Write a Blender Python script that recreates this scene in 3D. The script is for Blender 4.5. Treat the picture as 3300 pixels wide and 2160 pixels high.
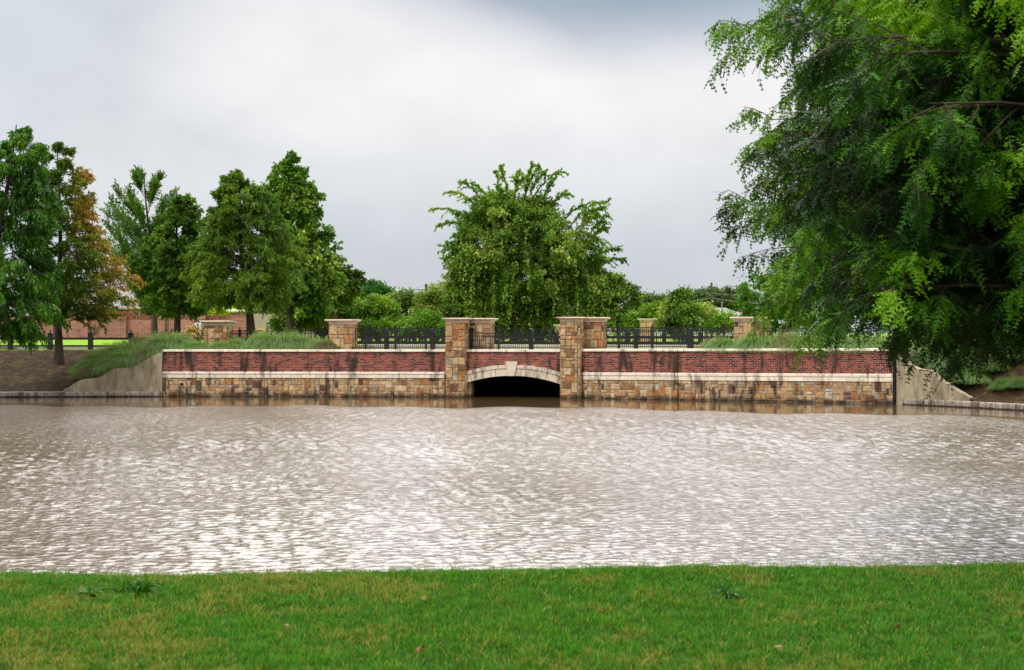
import bpy, math, random
import numpy as np
from mathutils import Vector

# ------------------------------------------------------------------ clearing
for o in list(bpy.data.objects): bpy.data.objects.remove(o)
SC = bpy.context.scene
COL = SC.collection
F = 4583.0; CX = 1650.0; HY = 1075.0; EYE = 2.73        # photograph's focal length (px), centre, horizon, eye height

# ------------------------------------------------------------------ camera
cam = bpy.data.cameras.new('camera'); camo = bpy.data.objects.new('camera', cam); COL.objects.link(camo)
camo.location = (0, 0, EYE); camo.rotation_euler = (math.radians(90), 0, 0)
cam.sensor_width = 36; cam.lens = 50; cam.shift_y = -5/3300
cam.clip_start = 0.1; cam.clip_end = 6000
cam.dof.use_dof = True; cam.dof.focus_distance = 60; cam.dof.aperture_fstop = 6.3
SC.camera = camo

# ------------------------------------------------------------------ world, sun, exposure
SUN_EL, SUN_AZ = 52, -38         # high, veiled by cloud, from the left behind the camera
w = bpy.data.worlds.new('World'); SC.world = w; w.use_nodes = True
nt = w.node_tree; N = nt.nodes; L = nt.links
bg = N['Background']; bg.inputs[1].default_value = 0.1
sky = N.new('ShaderNodeTexSky'); sky.sky_type = 'NISHITA'; sky.sun_disc = False
sky.sun_elevation = math.radians(SUN_EL); sky.sun_rotation = math.radians(180+SUN_AZ)
tc = N.new('ShaderNodeTexCoord'); sep = N.new('ShaderNodeSeparateXYZ'); L.new(tc.outputs['Generated'], sep.inputs[0])
def wmath(op, a, b=None, c=None, clamp=False):
    n = N.new('ShaderNodeMath'); n.operation = op; n.use_clamp = clamp
    for i, v in enumerate((a, b, c)):
        if v is None: continue
        if isinstance(v, (int, float)): n.inputs[i].default_value = v
        else: L.new(v, n.inputs[i])
    return n.outputs[0]
mp = N.new('ShaderNodeMapping'); mp.inputs['Scale'].default_value = (2.0, 2.0, 3.3); L.new(tc.outputs['Generated'], mp.inputs[0])
nz = N.new('ShaderNodeTexNoise'); nz.inputs['Scale'].default_value = 1.6; nz.inputs['Detail'].default_value = 5; nz.inputs['Roughness'].default_value = .5
nz.inputs['Distortion'].default_value = .25
L.new(mp.outputs[0], nz.inputs['Vector'])
n0 = wmath('SUBTRACT', nz.outputs['Fac'], .5)
zz = wmath('MULTIPLY_ADD', n0, .11, sep.outputs['Z'])
rp = N.new('ShaderNodeValToRGB'); L.new(zz, rp.inputs[0])
stops = [(0, (.38,.40,.43)), (.05, (.365,.385,.42)), (.10, (.455,.46,.475)), (.155, (.57,.555,.55)), (.21, (.54,.53,.535)), (.34, (.66,.66,.67)), (.6, (.72,.72,.72)), (1, (.72,.72,.72))]
cr = rp.color_ramp
while len(cr.elements) < len(stops): cr.elements.new(.5)
for e, (p, c) in zip(cr.elements, stops): e.position = p; e.color = (*c, 1)
# broad darker cloud bank high on the right and a bluer region to the left
def blob(cx, cz, rx, rz, warp, gain=2.2):
    a = wmath('DIVIDE', wmath('SUBTRACT', sep.outputs['X'], cx), rx)
    b = wmath('DIVIDE', wmath('SUBTRACT', sep.outputs['Z'], cz), rz)
    d = wmath('SQRT', wmath('ADD', wmath('MULTIPLY', a, a), wmath('MULTIPLY', b, b)))
    d = wmath('MULTIPLY_ADD', n0, warp, d)
    f = wmath('SUBTRACT', 1.0, d, clamp=True)
    return wmath('SMOOTH_MIN', wmath('MULTIPLY', f, gain), 1.0, .5)
def wmix(f, a, b):
    m = N.new('ShaderNodeMix'); m.data_type = 'RGBA'
    if isinstance(f, (int, float)): m.inputs[0].default_value = f
    else: L.new(f, m.inputs[0])
    for s, v in ((6, a), (7, b)):
        if isinstance(v, tuple): m.inputs[s].default_value = (*v, 1)
        else: L.new(v, m.inputs[s])
    return m.outputs[2]
c = rp.outputs[0]
front = wmath('GREATER_THAN', sep.outputs['Y'], 0)
# bright glow added to the cloud above the frame so the water reflects white
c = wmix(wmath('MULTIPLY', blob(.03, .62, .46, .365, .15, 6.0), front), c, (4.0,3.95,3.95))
c = wmix(wmath('MULTIPLY', blob(.10, .262, .26, .085, .9), wmath('MULTIPLY', front, .95)), c, (.185,.235,.29))
c = wmix(wmath('MULTIPLY', blob(-.40, .20, .22, .20, 1.2), wmath('MULTIPLY', front, .6)), c, (.335,.37,.405))
c = wmix(wmath('MULTIPLY', blob(-.09, .185, .16, .06, 1.6), wmath('MULTIPLY', front, .5)), c, (.60,.58,.57))
nzb = N.new('ShaderNodeTexNoise'); nzb.inputs['Scale'].default_value = 4.5; nzb.inputs['Detail'].default_value = 6; nzb.inputs['Roughness'].default_value = .55; L.new(mp.outputs[0], nzb.inputs['Vector'])
wis = N.new('ShaderNodeVectorMath'); wis.operation = 'SCALE'; L.new(c, wis.inputs[0]); L.new(wmath('MULTIPLY_ADD', nzb.outputs['Fac'], .32, .84), wis.inputs['Scale']); c = wis.outputs[0]
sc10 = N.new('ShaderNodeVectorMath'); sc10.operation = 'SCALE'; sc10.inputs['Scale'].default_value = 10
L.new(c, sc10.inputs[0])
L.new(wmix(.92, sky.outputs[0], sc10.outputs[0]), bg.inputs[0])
sl = bpy.data.lights.new('sun', 'SUN'); sl.energy = 1.5; sl.angle = math.radians(14); sl.color = (1, .95, .87)
so = bpy.data.objects.new('sun', sl); COL.objects.link(so)
so.rotation_euler = (math.radians(90-SUN_EL), 0, math.radians(SUN_AZ))
SC.view_settings.view_transform = 'Standard'; SC.view_settings.look = 'None'
SC.view_settings.exposure = 0.72; SC.view_settings.gamma = 1
SC.render.engine = 'CYCLES'
SC.cycles.max_bounces = 6; SC.cycles.diffuse_bounces = 3; SC.cycles.transmission_bounces = 3; SC.cycles.glossy_bounces = 3

# ------------------------------------------------------------------ helpers
rng = np.random.default_rng(7)
def W(px, py, D): return np.array([(px-CX)/F*D, D, EYE-(py-HY)/F*D])
def zat(py, D): return EYE-(py-HY)/F*D

def build(name, V, Fc, mat, parent=None, col=None, smooth=False, mats=None, midx=None):
    """one mesh object from arrays; Fc is (m,3) or (m,4) array or list of index lists"""
    me = bpy.data.meshes.new(name); V = np.asarray(V, dtype=np.float32).reshape(-1, 3)
    if isinstance(Fc, np.ndarray):
        k = Fc.shape[1]; m = len(Fc)
        me.vertices.add(len(V)); me.vertices.foreach_set('co', V.ravel())
        me.loops.add(m*k); me.loops.foreach_set('vertex_index', Fc.astype(np.int32).ravel())
        me.polygons.add(m); me.polygons.foreach_set('loop_start', np.arange(0, m*k, k, dtype=np.int32))
        me.polygons.foreach_set('loop_total', np.full(m, k, dtype=np.int32))
        me.update(calc_edges=True)
    else:
        me.from_pydata([tuple(v) for v in V], [], [tuple(int(i) for i in f) for f in Fc])
    if col is not None:
        a = me.color_attributes.new('col', 'FLOAT_COLOR', 'POINT')
        c4 = np.ones((len(V), 4), dtype=np.float32); c4[:, :3] = col
        a.data.foreach_set('color', c4.ravel())
    if smooth: me.polygons.foreach_set('use_smooth', np.ones(len(me.polygons), dtype=bool))
    for mm in (mats or [mat]): me.materials.append(mm)
    if midx is not None: me.polygons.foreach_set('material_index', np.asarray(midx, dtype=np.int32))
    me.update()
    o = bpy.data.objects.new(name, me); COL.objects.link(o)
    if parent: o.parent = parent
    return o

def tag(o, label, cat, group=None, kind=None):
    if label: o['label'] = label
    if cat: o['category'] = cat
    if group: o['group'] = group
    if kind: o['kind'] = kind
    return o
def thing(name, label, cat, loc=(0,0,0), group=None, rz=0):
    o = bpy.data.objects.new(name, None); COL.objects.link(o); o.location = tuple(float(v) for v in loc); o.rotation_euler = (0,0,rz)
    o.empty_display_size = .2
    return tag(o, label, cat, group)
def copy_tree(o, parent=None):
    c = o.copy(); COL.objects.link(c)
    if parent: c.parent = parent
    for ch in list(o.children): copy_tree(ch, c)
    return c

class MB:
    """collects polygons for one mesh; colours per vertex"""
    def __init__(s): s.V = []; s.F = []; s.C = []; s.n = 0
    def add(s, V, Fs, col=(1,1,1)):
        V = np.asarray(V, float).reshape(-1, 3)
        s.V.append(V); s.F += [[i+s.n for i in f] for f in Fs]; s.C.append(np.tile(np.asarray(col, float), (len(V), 1))); s.n += len(V)
    def box(s, a, b, col=(1,1,1)):
        x0,y0,z0 = a; x1,y1,z1 = b
        s.add([(x0,y0,z0),(x1,y0,z0),(x1,y1,z0),(x0,y1,z0),(x0,y0,z1),(x1,y0,z1),(x1,y1,z1),(x0,y1,z1)],
              [(0,3,2,1),(4,5,6,7),(0,1,5,4),(1,2,6,5),(2,3,7,6),(3,0,4,7)], col)
    def obox(s, O, U, n, L_, d, h, col=(1,1,1), slope=0.0, ch=0.0):
        """box from corner O along U (len L_), along n (depth d), up h; slope raises the far end; ch chamfers top edges"""
        O = np.array(O, float); U = np.array([U[0],U[1],0.]); n = np.array([n[0],n[1],0.]); z = np.array([0,0,1.])
        P = lambda u, t, v: O+U*u+n*t+z*(v+slope*u)
        if ch <= 0:
            s.add([P(0,0,0),P(L_,0,0),P(L_,d,0),P(0,d,0),P(0,0,h),P(L_,0,h),P(L_,d,h),P(0,d,h)],
                  [(0,3,2,1),(4,5,6,7),(0,1,5,4),(1,2,6,5),(2,3,7,6),(3,0,4,7)], col)
        else:
            c = ch
            s.add([P(0,0,0),P(L_,0,0),P(L_,d,0),P(0,d,0),P(0,0,h-c),P(L_,0,h-c),P(L_,d,h-c),P(0,d,h-c),
                   P(c,c,h),P(L_-c,c,h),P(L_-c,d-c,h),P(c,d-c,h)],
                  [(0,3,2,1),(8,9,10,11),(0,1,5,4),(1,2,6,5),(2,3,7,6),(3,0,4,7),(4,5,9,8),(5,6,10,9),(6,7,11,10),(7,4,8,11)], col)
    def ball(s, c, r, col=(1,1,1), nu=8, nv=5, sz=1.0):
        V = [(c[0], c[1], c[2]-r*sz)]; Fs = []
        for j in range(1, nv):
            a = -math.pi/2+math.pi*j/nv
            for i in range(nu):
                b = 2*math.pi*i/nu; V.append((c[0]+r*math.cos(a)*math.cos(b), c[1]+r*math.cos(a)*math.sin(b), c[2]+r*sz*math.sin(a)))
        V.append((c[0], c[1], c[2]+r*sz)); top = len(V)-1
        for i in range(nu): Fs.append((0, 1+(i+1)%nu, 1+i)); Fs.append((top, top-nu+i, top-nu+(i+1)%nu))
        for j in range(nv-2):
            for i in range(nu):
                a = 1+j*nu+i; b = 1+j*nu+(i+1)%nu; Fs.append((a, b, b+nu, a+nu))
        s.add(V, Fs, col)
    def cyl(s, a, b, r0, r1=None, n=8, col=(1,1,1)):
        r1 = r0 if r1 is None else r1
        a = Vector(a); b = Vector(b); d = (b-a).normalized(); u = d.orthogonal().normalized(); v = d.cross(u)
        V = [a+(u*math.cos(2*math.pi*i/n)+v*math.sin(2*math.pi*i/n))*r0 for i in range(n)]+[b+(u*math.cos(2*math.pi*i/n)+v*math.sin(2*math.pi*i/n))*r1 for i in range(n)]
        s.add([tuple(p) for p in V], [(i,(i+1)%n,n+(i+1)%n,n+i) for i in range(n)]+[tuple(range(n))[::-1], tuple(range(n,2*n))], col)
    def build(s, name, mat, parent=None, smooth=False, off=None):
        V = np.concatenate(s.V)
        if off is not None: V = V-np.array(off)
        return build(name, V, s.F, mat, parent, col=np.concatenate(s.C), smooth=smooth)

# ------------------------------------------------------------------ materials
def nodes(name):
    m = bpy.data.materials.new(name); m.use_nodes = True
    return m, m.node_tree.nodes, m.node_tree.links, m.node_tree.nodes['Principled BSDF']
class NT:
    def __init__(s, name): s.m, s.N, s.L, s.P = nodes(name); s.tc = s.N.new('ShaderNodeTexCoord')
    def noise(s, scale, detail=4, rough=.55, vec=None, stretch=None, dist=0):
        n = s.N.new('ShaderNodeTexNoise'); n.inputs['Scale'].default_value = scale; n.inputs['Detail'].default_value = detail
        n.inputs['Roughness'].default_value = rough; n.inputs['Distortion'].default_value = dist
        v = vec or s.tc.outputs['Object']
        if stretch:
            m = s.N.new('ShaderNodeMapping'); m.inputs['Scale'].default_value = stretch; s.L.new(v, m.inputs[0]); v = m.outputs[0]
        s.L.new(v, n.inputs['Vector']); return n.outputs['Fac']
    def math(s, op, a, b=None, c=None, clamp=False):
        n = s.N.new('ShaderNodeMath'); n.operation = op; n.use_clamp = clamp
        for i, v in enumerate((a, b, c)):
            if v is None: continue
            if isinstance(v, (int, float)): n.inputs[i].default_value = v
            else: s.L.new(v, n.inputs[i])
        return n.outputs[0]
    def rng(s, v, a, b, c=0, d=1):
        n = s.N.new('ShaderNodeMapRange'); n.inputs[1].default_value = a; n.inputs[2].default_value = b; n.inputs[3].default_value = c; n.inputs[4].default_value = d
        s.L.new(v, n.inputs[0]); return n.outputs[0]
    def mix(s, f, a, b, mode='MIX'):
        m = s.N.new('ShaderNodeMix'); m.data_type = 'RGBA'; m.blend_type = mode
        if isinstance(f, (int, float)): m.inputs[0].default_value = f
        else: s.L.new(f, m.inputs[0])
        for k, v in ((6, a), (7, b)):
            if isinstance(v, tuple): m.inputs[k].default_value = (*v, 1)
            else: s.L.new(v, m.inputs[k])
        return m.outputs[2]
    def attr(s, name='col'):
        n = s.N.new('ShaderNodeAttribute'); n.attribute_name = name; return n.outputs['Color']
    def xyz(s, which='Object'):
        n = s.N.new('ShaderNodeSeparateXYZ'); s.L.new(s.tc.outputs[which], n.inputs[0]); return n.outputs
    def bump(s, h, strength=.3, dist=.02):
        b = s.N.new('ShaderNodeBump'); b.inputs['Strength'].default_value = strength; b.inputs['Distance'].default_value = dist
        s.L.new(h, b.inputs['Height']); s.L.new(b.outputs[0], s.P.inputs['Normal']); return b
    def out(s, col, rough=.8, spec=.3):
        if isinstance(col, tuple): s.P.inputs['Base Color'].default_value = (*col, 1)
        else: s.L.new(col, s.P.inputs['Base Color'])
        if isinstance(rough, (int, float)): s.P.inputs['Roughness'].default_value = rough
        else: s.L.new(rough, s.P.inputs['Roughness'])
        s.P.inputs['Specular IOR Level'].default_value = spec
        return s.m

def mat_leaf():
    t = NT('leaf'); c = t.mix(1.0, t.attr(), (1.95,1.65,.95), 'MULTIPLY')
    t.out(c, .5, .25)
    tr = t.N.new('ShaderNodeBsdfTranslucent'); t.L.new(t.mix(1.0, c, (1.15,1.3,.55), 'MULTIPLY'), tr.inputs[0])
    ms = t.N.new('ShaderNodeMixShader'); ms.inputs[0].default_value = .30
    t.L.new(t.P.outputs[0], ms.inputs[1]); t.L.new(tr.outputs[0], ms.inputs[2])
    t.L.new(ms.outputs[0], t.N['Material Output'].inputs[0]); return t.m
LEAF = mat_leaf()

def mat_bark():
    t = NT('bark'); n = t.noise(7, 5, .6, stretch=(1,1,.2)); t.bump(n, .8, .03)
    return t.out(t.mix(t.rng(n,.35,.65), (.035,.024,.017), (.11,.08,.055)), .9)
BARK = mat_bark()

def mat_masonry(name, rough=.85, blot=.5, stain=.75, drip=True, bump=.5, scale=9, thr=.67, base=None):
    """per-unit colour attribute, mottled; dark algae drips and a wet dark foot at the waterline"""
    t = NT(name); c = base or t.attr()
    n = t.noise(scale, 5, .6); c = t.mix(t.rng(n, .3, .7), t.mix(1.0, c, (1-blot,1-blot,1-blot), 'MULTIPLY'), t.mix(1.0, c, (1.18,1.15,1.1), 'MULTIPLY'))
    z = t.xyz()[2]
    d = t.noise(1.5, 7, .72, stretch=(1,1,.30)); d2 = t.noise(6, 4, .6, stretch=(1,1,.35))
    k = t.rng(t.math('MULTIPLY_ADD', d2, .28, d), thr, thr+.11)
    c = t.mix(t.math('MULTIPLY', k, stain), c, (.035,.028,.024))
    foot = t.math('ADD', t.rng(z, .04, .36, 1, 0), t.math('MULTIPLY_ADD', t.noise(3.2, 5, .65), 1.5, -1.05))
    c = t.mix(t.math('MULTIPLY', t.rng(foot, .15, .75), .88), c, (.022,.016,.012))
    t.bump(t.noise(28, 4, .6), bump, .015)
    return t.out(c, rough, .25)
STONE = mat_masonry('fieldstone', blot=.55, stain=.85, bump=.9, scale=7)
BRICK = mat_masonry('wall_brick', blot=.30, stain=.9, scale=14, thr=.655)
LIME = mat_masonry('cast_limestone', blot=.12, stain=.62, bump=.2, scale=4)
def mat_simple(name, a, b, scale=8, rough=.85, bump=.3, stretch=None, spec=.3, lo=.35, hi=.65):
    t = NT(name); n = t.noise(scale, 5, .6, stretch=stretch); t.bump(n, bump, .02)
    return t.out(t.mix(t.rng(n, lo, hi), a, b), rough, spec)
MORTAR = mat_masonry('mortar', blot=.35, stain=.8, base=(.38,.31,.25))
BMORTAR = mat_masonry('brick_mortar', blot=.35, stain=.9, scale=14, thr=.655, base=(.48,.345,.285))
BLACK = mat_simple('black_painted_metal', (.006,.006,.007), (.014,.014,.016), 20, .28, .05, spec=.5)
WOOD = mat_simple('weathered_wood', (.28,.22,.16), (.45,.38,.29), 3, .9, .4, stretch=(9,9,.6))
REDWOOD = mat_simple('stained_beam', (.22,.06,.04), (.33,.10,.06), 4, .8)
ASPH = mat_simple('asphalt', (.045,.045,.047), (.07,.07,.07), 12, .95)
PAVE = mat_simple('pavement_concrete', (.38,.34,.30), (.55,.50,.45), 1.5, .9)
SHING = mat_simple('roof_shingle', (.20,.18,.17), (.32,.29,.27), 3, .9, stretch=(1,1,4))
SIDING = mat_simple('pale_siding', (.55,.52,.46), (.68,.65,.58), 2, .8)
WHITE = mat_simple('white_paint', (.70,.71,.72), (.80,.81,.82), 2, .5, .05)
PALEG = mat_simple('pale_green_trim', (.50,.55,.42), (.62,.66,.52), 1, .7, .05)
GLASS = mat_simple('dark_glass', (.02,.035,.035), (.05,.08,.08), .6, .08, 0, spec=.6)
GALV = mat_simple('grey_metal', (.16,.17,.18), (.25,.26,.27), 9, .5)
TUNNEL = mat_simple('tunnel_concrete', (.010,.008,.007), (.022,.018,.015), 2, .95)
def mat_concrete():
    t = NT('stucco_concrete'); n = t.noise(1.3, 5, .6, stretch=(2.2,2.2,.55)); n2 = t.noise(9, 4, .6, stretch=(1,1,.3))
    c = t.mix(t.rng(n,.36,.62), (.20,.16,.10), (.44,.37,.25)); c = t.mix(t.math('MULTIPLY', t.rng(n2,.52,.7), .6), c, (.15,.12,.08))
    t.bump(t.noise(30), .3, .01); return t.out(c, .9)
STUCCO = mat_concrete()
def mat_curb():
    t = NT('shore_curb'); n = t.noise(2.2, 6, .7, stretch=(2,2,.5)); z = t.xyz()[2]
    c = t.mix(t.rng(n,.38,.62), (.09,.07,.055), (.46,.38,.32))
    c = t.mix(t.rng(t.math('MULTIPLY_ADD', t.noise(3), .12, z), .09, .13, 1, 0), c, (.03,.022,.017))
    return t.out(c, .85)
CURB = mat_curb()
def mat_farbrick():
    t = NT('boundary_brick'); b = t.N.new('ShaderNodeTexBrick'); v = t.xyz()
    cb = t.N.new('ShaderNodeCombineXYZ'); t.L.new(t.math('ADD', v[0], t.math('MULTIPLY', v[1], .9)), cb.inputs[0]); t.L.new(v[2], cb.inputs[1])
    t.L.new(cb.outputs[0], b.inputs['Vector']); b.inputs['Scale'].default_value = 1
    b.inputs['Brick Width'].default_value = .30; b.inputs['Row Height'].default_value = .10; b.inputs['Mortar Size'].default_value = .011
    b.inputs['Color1'].default_value = (.36,.10,.075,1); b.inputs['Color2'].default_value = (.16,.045,.04,1); b.inputs['Mortar'].default_value = (.50,.36,.30,1)
    n = t.noise(.45, 5, .6); c = t.mix(t.math('MULTIPLY', t.rng(n,.5,.62), .6), b.outputs['Color'], (.46,.22,.18)); 
    c = t.mix(t.math('MULTIPLY', t.rng(t.noise(.8,4),.56,.66), .7), c, (.07,.035,.03))
    return t.out(c, .9)
FBRICK = mat_farbrick()

def mat_water():
    t = NT('murky_water'); P = t.P
    ob = t.tc.outputs['Object']; xyz = t.xyz()
    n1 = t.noise(11, 3, .55, stretch=(.85,1,1), dist=.5); n2 = t.noise(12, 2, .5, stretch=(.8,1,1)); n3 = t.noise(1.3, 2, .5, stretch=(.6,1,1))
    gust = t.rng(t.noise(.09, 2, .5, stretch=(1,.5,1)), .35, .65, .55, 1.25)
    h = t.math('ADD', t.math('MULTIPLY', n1, 1.0), t.math('ADD', t.math('MULTIPLY', n2, .30), t.math('MULTIPLY', n3, .9)))
    b = t.N.new('ShaderNodeBump'); b.inputs['Distance'].default_value = .05
    # the strip of water under the far wall lies in the wind's lee and is calm
    at = t.N.new('ShaderNodeAttribute'); at.attribute_name = 'ripple'
    wob = t.math('MULTIPLY_ADD', t.noise(.8, 3), .5, -.25)
    rp_ = t.rng(t.math('ADD', at.outputs['Fac'], wob), .1, .9, .03, 1)
    t.L.new(t.math('MULTIPLY', t.math('MULTIPLY', rp_, gust), t.math('MULTIPLY_ADD', t.xyz()[1], .009, .22)), b.inputs['Strength'])
    t.L.new(h, b.inputs['Height']); t.L.new(b.outputs[0], P.inputs['Normal'])
    P.inputs['Base Color'].default_value = (.110,.068,.031,1); t.L.new(t.rng(at.outputs['Fac'], .1, .8, .03, .14), P.inputs['Roughness']); P.inputs['IOR'].default_value = 1.45
    P.inputs['Specular IOR Level'].default_value = .5
    return t.m
WATER = mat_water()

def mat_ground():
    t = NT('far_ground'); a = t.attr(); sp = t.N.new('ShaderNodeSeparateColor'); t.L.new(a, sp.inputs[0])
    n = t.noise(2.5, 6, .7); f = t.noise(14, 5, .7)
    mul = t.mix(t.rng(f,.42,.70), (.010,.006,.003), (.11,.06,.032))
    mul = t.mix(t.math('MULTIPLY', t.rng(n,.50,.62), .75), mul, (.075,.075,.022))
    gr = t.mix(t.rng(f,.3,.7), (.12,.26,.012), (.26,.42,.02))
    k = t.rng(t.math('MULTIPLY_ADD', n, .5, t.math('SUBTRACT', sp.outputs[0], .25)), .4, .6)
    t.bump(f, .6, .05)
    return t.out(t.mix(k, gr, mul), .95, .1)
GROUND = mat_ground()
def mat_soil():
    t = NT('lawn_soil'); n = t.noise(1.3, 5, .6); f = t.noise(40, 4, .7)
    c = t.mix(t.rng(f,.35,.65), (.02,.045,.006), (.06,.13,.015)); c = t.mix(t.math('MULTIPLY', t.rng(n,.52,.66), .6), c, (.17,.13,.055))
    t.bump(f, .6, .02); return t.out(c, .95, .1)
SOIL = mat_soil()

# ------------------------------------------------------------------ terrain
SHX = [-1500,-60,-21.9,-15.1,-3.0,2.88,14.7,15.6,18.1,22,28,45,1500]
SHY = [55,60,60.9,61.5,61.0,59.9,54.9,54.2,50.2,43,36,26,26]
def ys(x): return np.interp(x, SHX, SHY)
# height of the ground right behind the waterfront, follows the swooping wing walls
WL = [(205,1255),(222,1249),(240,1236),(258,1226),(275,1222),(292,1221),(310,1219),(325,1214),(340,1206),(352,1196),(366,1189),(382,1186),(400,1186),(420,1184),(440,1177),(458,1168),(476,1158),(494,1147),(510,1140),(523,1137)]
WR = [(2889,1130),(2900,1137),(2912,1150),(2922,1164),(2935,1176),(2950,1185),(2965,1190),(2982,1191),(2996,1194),(3008,1202),(3020,1214),(3036,1226),(3056,1240),(3078,1254),(3100,1267),(3124,1281)]
def lerp_line(px, a, b):
    k = (px-CX)/F; # intersection of view ray x=k*y with line a-b
    (x0,y0),(x1,y1) = a, b; dx, dy = x1-x0, y1-y0
    s = (k*y0-x0)/(dx-k*dy); return x0+dx*s, y0+dy*s
PL0 = (-21.9,60.9); PL1 = (-15.1,61.5)
wl = [];
for px, py in WL:
    x, y = lerp_line(px, PL0, PL1); wl.append((x, y, zat(py, y)))
PR0 = (14.95,54.75); PR1 = (17.05,52.1)
wr = []
for px, py in WR:
    x, y = lerp_line(px, PR0, PR1); wr.append((x, y, zat(py, y)))
HX = [-1500, wl[0][0]-.3]+[p[0] for p in wl]+[-15.0, 14.8]+[p[0] for p in wr]+[wr[-1][0]+.3, 1500]
HZ = [.22,.22]+[max(.2,p[2]-.12) for p in wl]+[1.90,1.93]+[max(.22,p[2]-.12) for p in wr]+[.22,.22]
def gz(x, t):
    h0 = np.interp(x, HX, HZ)
    s = np.clip(t/7.0, 0, 1); s = s*s*(3-2*s)*.5+s*.5
    far = 1.93+.37*np.clip((t-12)/40, 0, 1)
    return h0+(far-h0)*s
def gzxy(x, y): return float(gz(np.array(x), np.array(y-ys(x))))
xs = np.concatenate([[-1500,-400,-150,-80,-50,-36,-28], np.linspace(-24,24,193), [27,32,40,60,100,180,400,1500]])
ts = np.concatenate([[.16], np.linspace(.5,12,36), [13,15,18,22,28,36,46,60,90,160,400,1200,4500]])
X, T = np.meshgrid(xs, ts); Y = ys(X)+T; Z = gz(X, T)
nb = rng.normal(0, .02, X.shape)*((T > 1) & (T < 9)); Z = Z+nb
V = np.stack([X, Y, Z], -1).reshape(-1,3)
ni, nj = X.shape; I = np.arange(ni*nj).reshape(ni,nj)
Fq = np.stack([I[:-1,:-1], I[:-1,1:], I[1:,1:], I[1:,:-1]], -1).reshape(-1,4)
mul = np.clip(1-np.clip((T-6.0)/2.5,0,1),0,1)
mul = np.where((X>-15.2)&(X<14.8), np.clip(1-(T-2)/3,0,1), mul)
gcol = np.stack([mul,mul*0,mul*0],-1).reshape(-1,3)
g = build('far_ground', V, Fq, GROUND, col=gcol, smooth=True); tag(g, 'far bank with dark mulch slope and bright lawn behind', 'ground', kind='structure')

# water: real wind ripples in the part in view, a flat sheet a little lower round it
def water():
    r = np.random.default_rng(12)
    yy = [11.5]
    while yy[-1] < 62.5: yy.append(yy[-1]+.022+.0016*(yy[-1]-11.5))
    yy = np.array(yy); k = np.linspace(-1, 1, 1100); st = (.022+.0016*(yy-11.5))[:,None]; Xr = k[None,:]*(yy*.44+1.0)[:,None]; Yr = np.repeat(yy[:,None], len(k), 1)
    lee = np.clip((ys(Xr)-Yr-7.5+.6*np.sin(Xr*.55)+.5*np.sin(Xr*1.7+2))/1.8, 0, 1); lee = .02+.98*lee
    gust = (1+.020*(Yr-11.5))*np.clip(1.0+.16*np.sin(Xr*.21+Yr*.13+1)+.14*np.sin(Xr*.09-Yr*.31)+.10*np.sin(Xr*.5+Yr*.45), .35, 1.5)
    Z = np.zeros_like(Xr)
    for i in range(64):
        lam = .065*(.34/.065)**r.random(); kk = 2*math.pi/lam; th = math.pi/2+r.normal(0,.60); ph = r.uniform(0,6.28)
        amp = .023*lam/(2*math.pi)*np.clip((lam/st-2.2)/1.5, 0, 1)
        Z += amp*np.sin(kk*(Xr*math.cos(th)+Yr*math.sin(th))+ph)
    V = np.stack([Xr, Yr, Z*lee*gust],-1).reshape(-1,3); I = np.arange(Xr.size).reshape(Xr.shape)
    F1 = np.stack([I[:-1,:-1], I[:-1,1:], I[1:,1:], I[1:,:-1]], -1).reshape(-1,4); n = len(V)
    gx = np.array([-400,-100,-60,-40,-25,0,25,40,60,100,400.]); gy = np.array([6,20,35,50,64,78.]); X, Y = np.meshgrid(gx, gy); J = np.arange(X.size).reshape(X.shape)+n
    F2 = np.stack([J[:-1,:-1], J[:-1,1:], J[1:,1:], J[1:,:-1]], -1).reshape(-1,4)
    V = np.concatenate([V, np.stack([X,Y,X*0-.05],-1).reshape(-1,3)]); rip = np.concatenate([(lee*gust).ravel(), np.ones(X.size)*.9])
    wo = build('water', V, np.concatenate([F1,F2]), WATER, smooth=True)
    a = wo.data.attributes.new('ripple', 'FLOAT', 'POINT'); a.data.foreach_set('value', rip.astype(np.float32))
    tag(wo, 'wind-rippled brown lake water', 'water', kind='structure')
water()

# near lawn ground
def crest(x):
    s = np.clip((x-6.6)/2.4, 0, 1); s = s*s*(3-2*s)
    return 9.36+(x+3.4)/7.2*.50+s*8.5
def lawnz(x, y):
    c = crest(x); d = y-c
    und = .006*np.sin(x*1.3+y*.7)+.006*np.sin(x*2.9-y*2.1)
    return EYE-1.6+und-np.where(d > -.4, ((d+.4)**2)*.16, 0)*np.where(d<2,1,0)-np.where(d>=2, .92+(d-2)*.45, 0)
xs = np.concatenate([[-400,-100,-40,-20,-10], np.linspace(-8,14,111), [20,40,100,400]])
ys_ = np.concatenate([[-300,-60,-20,0,3], np.linspace(5,24,130)])
X, Y = np.meshgrid(xs, ys_); Z = np.maximum(lawnz(X, Y), -1.5)
I = np.arange(X.size).reshape(X.shape); Fq = np.stack([I[:-1,:-1], I[:-1,1:], I[1:,1:], I[1:,:-1]], -1).reshape(-1,4)
g = build('near_ground', np.stack([X,Y,Z],-1).reshape(-1,3), Fq, SOIL, smooth=True); tag(g, 'near bank soil under the mown lawn', 'ground', kind='structure')

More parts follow.
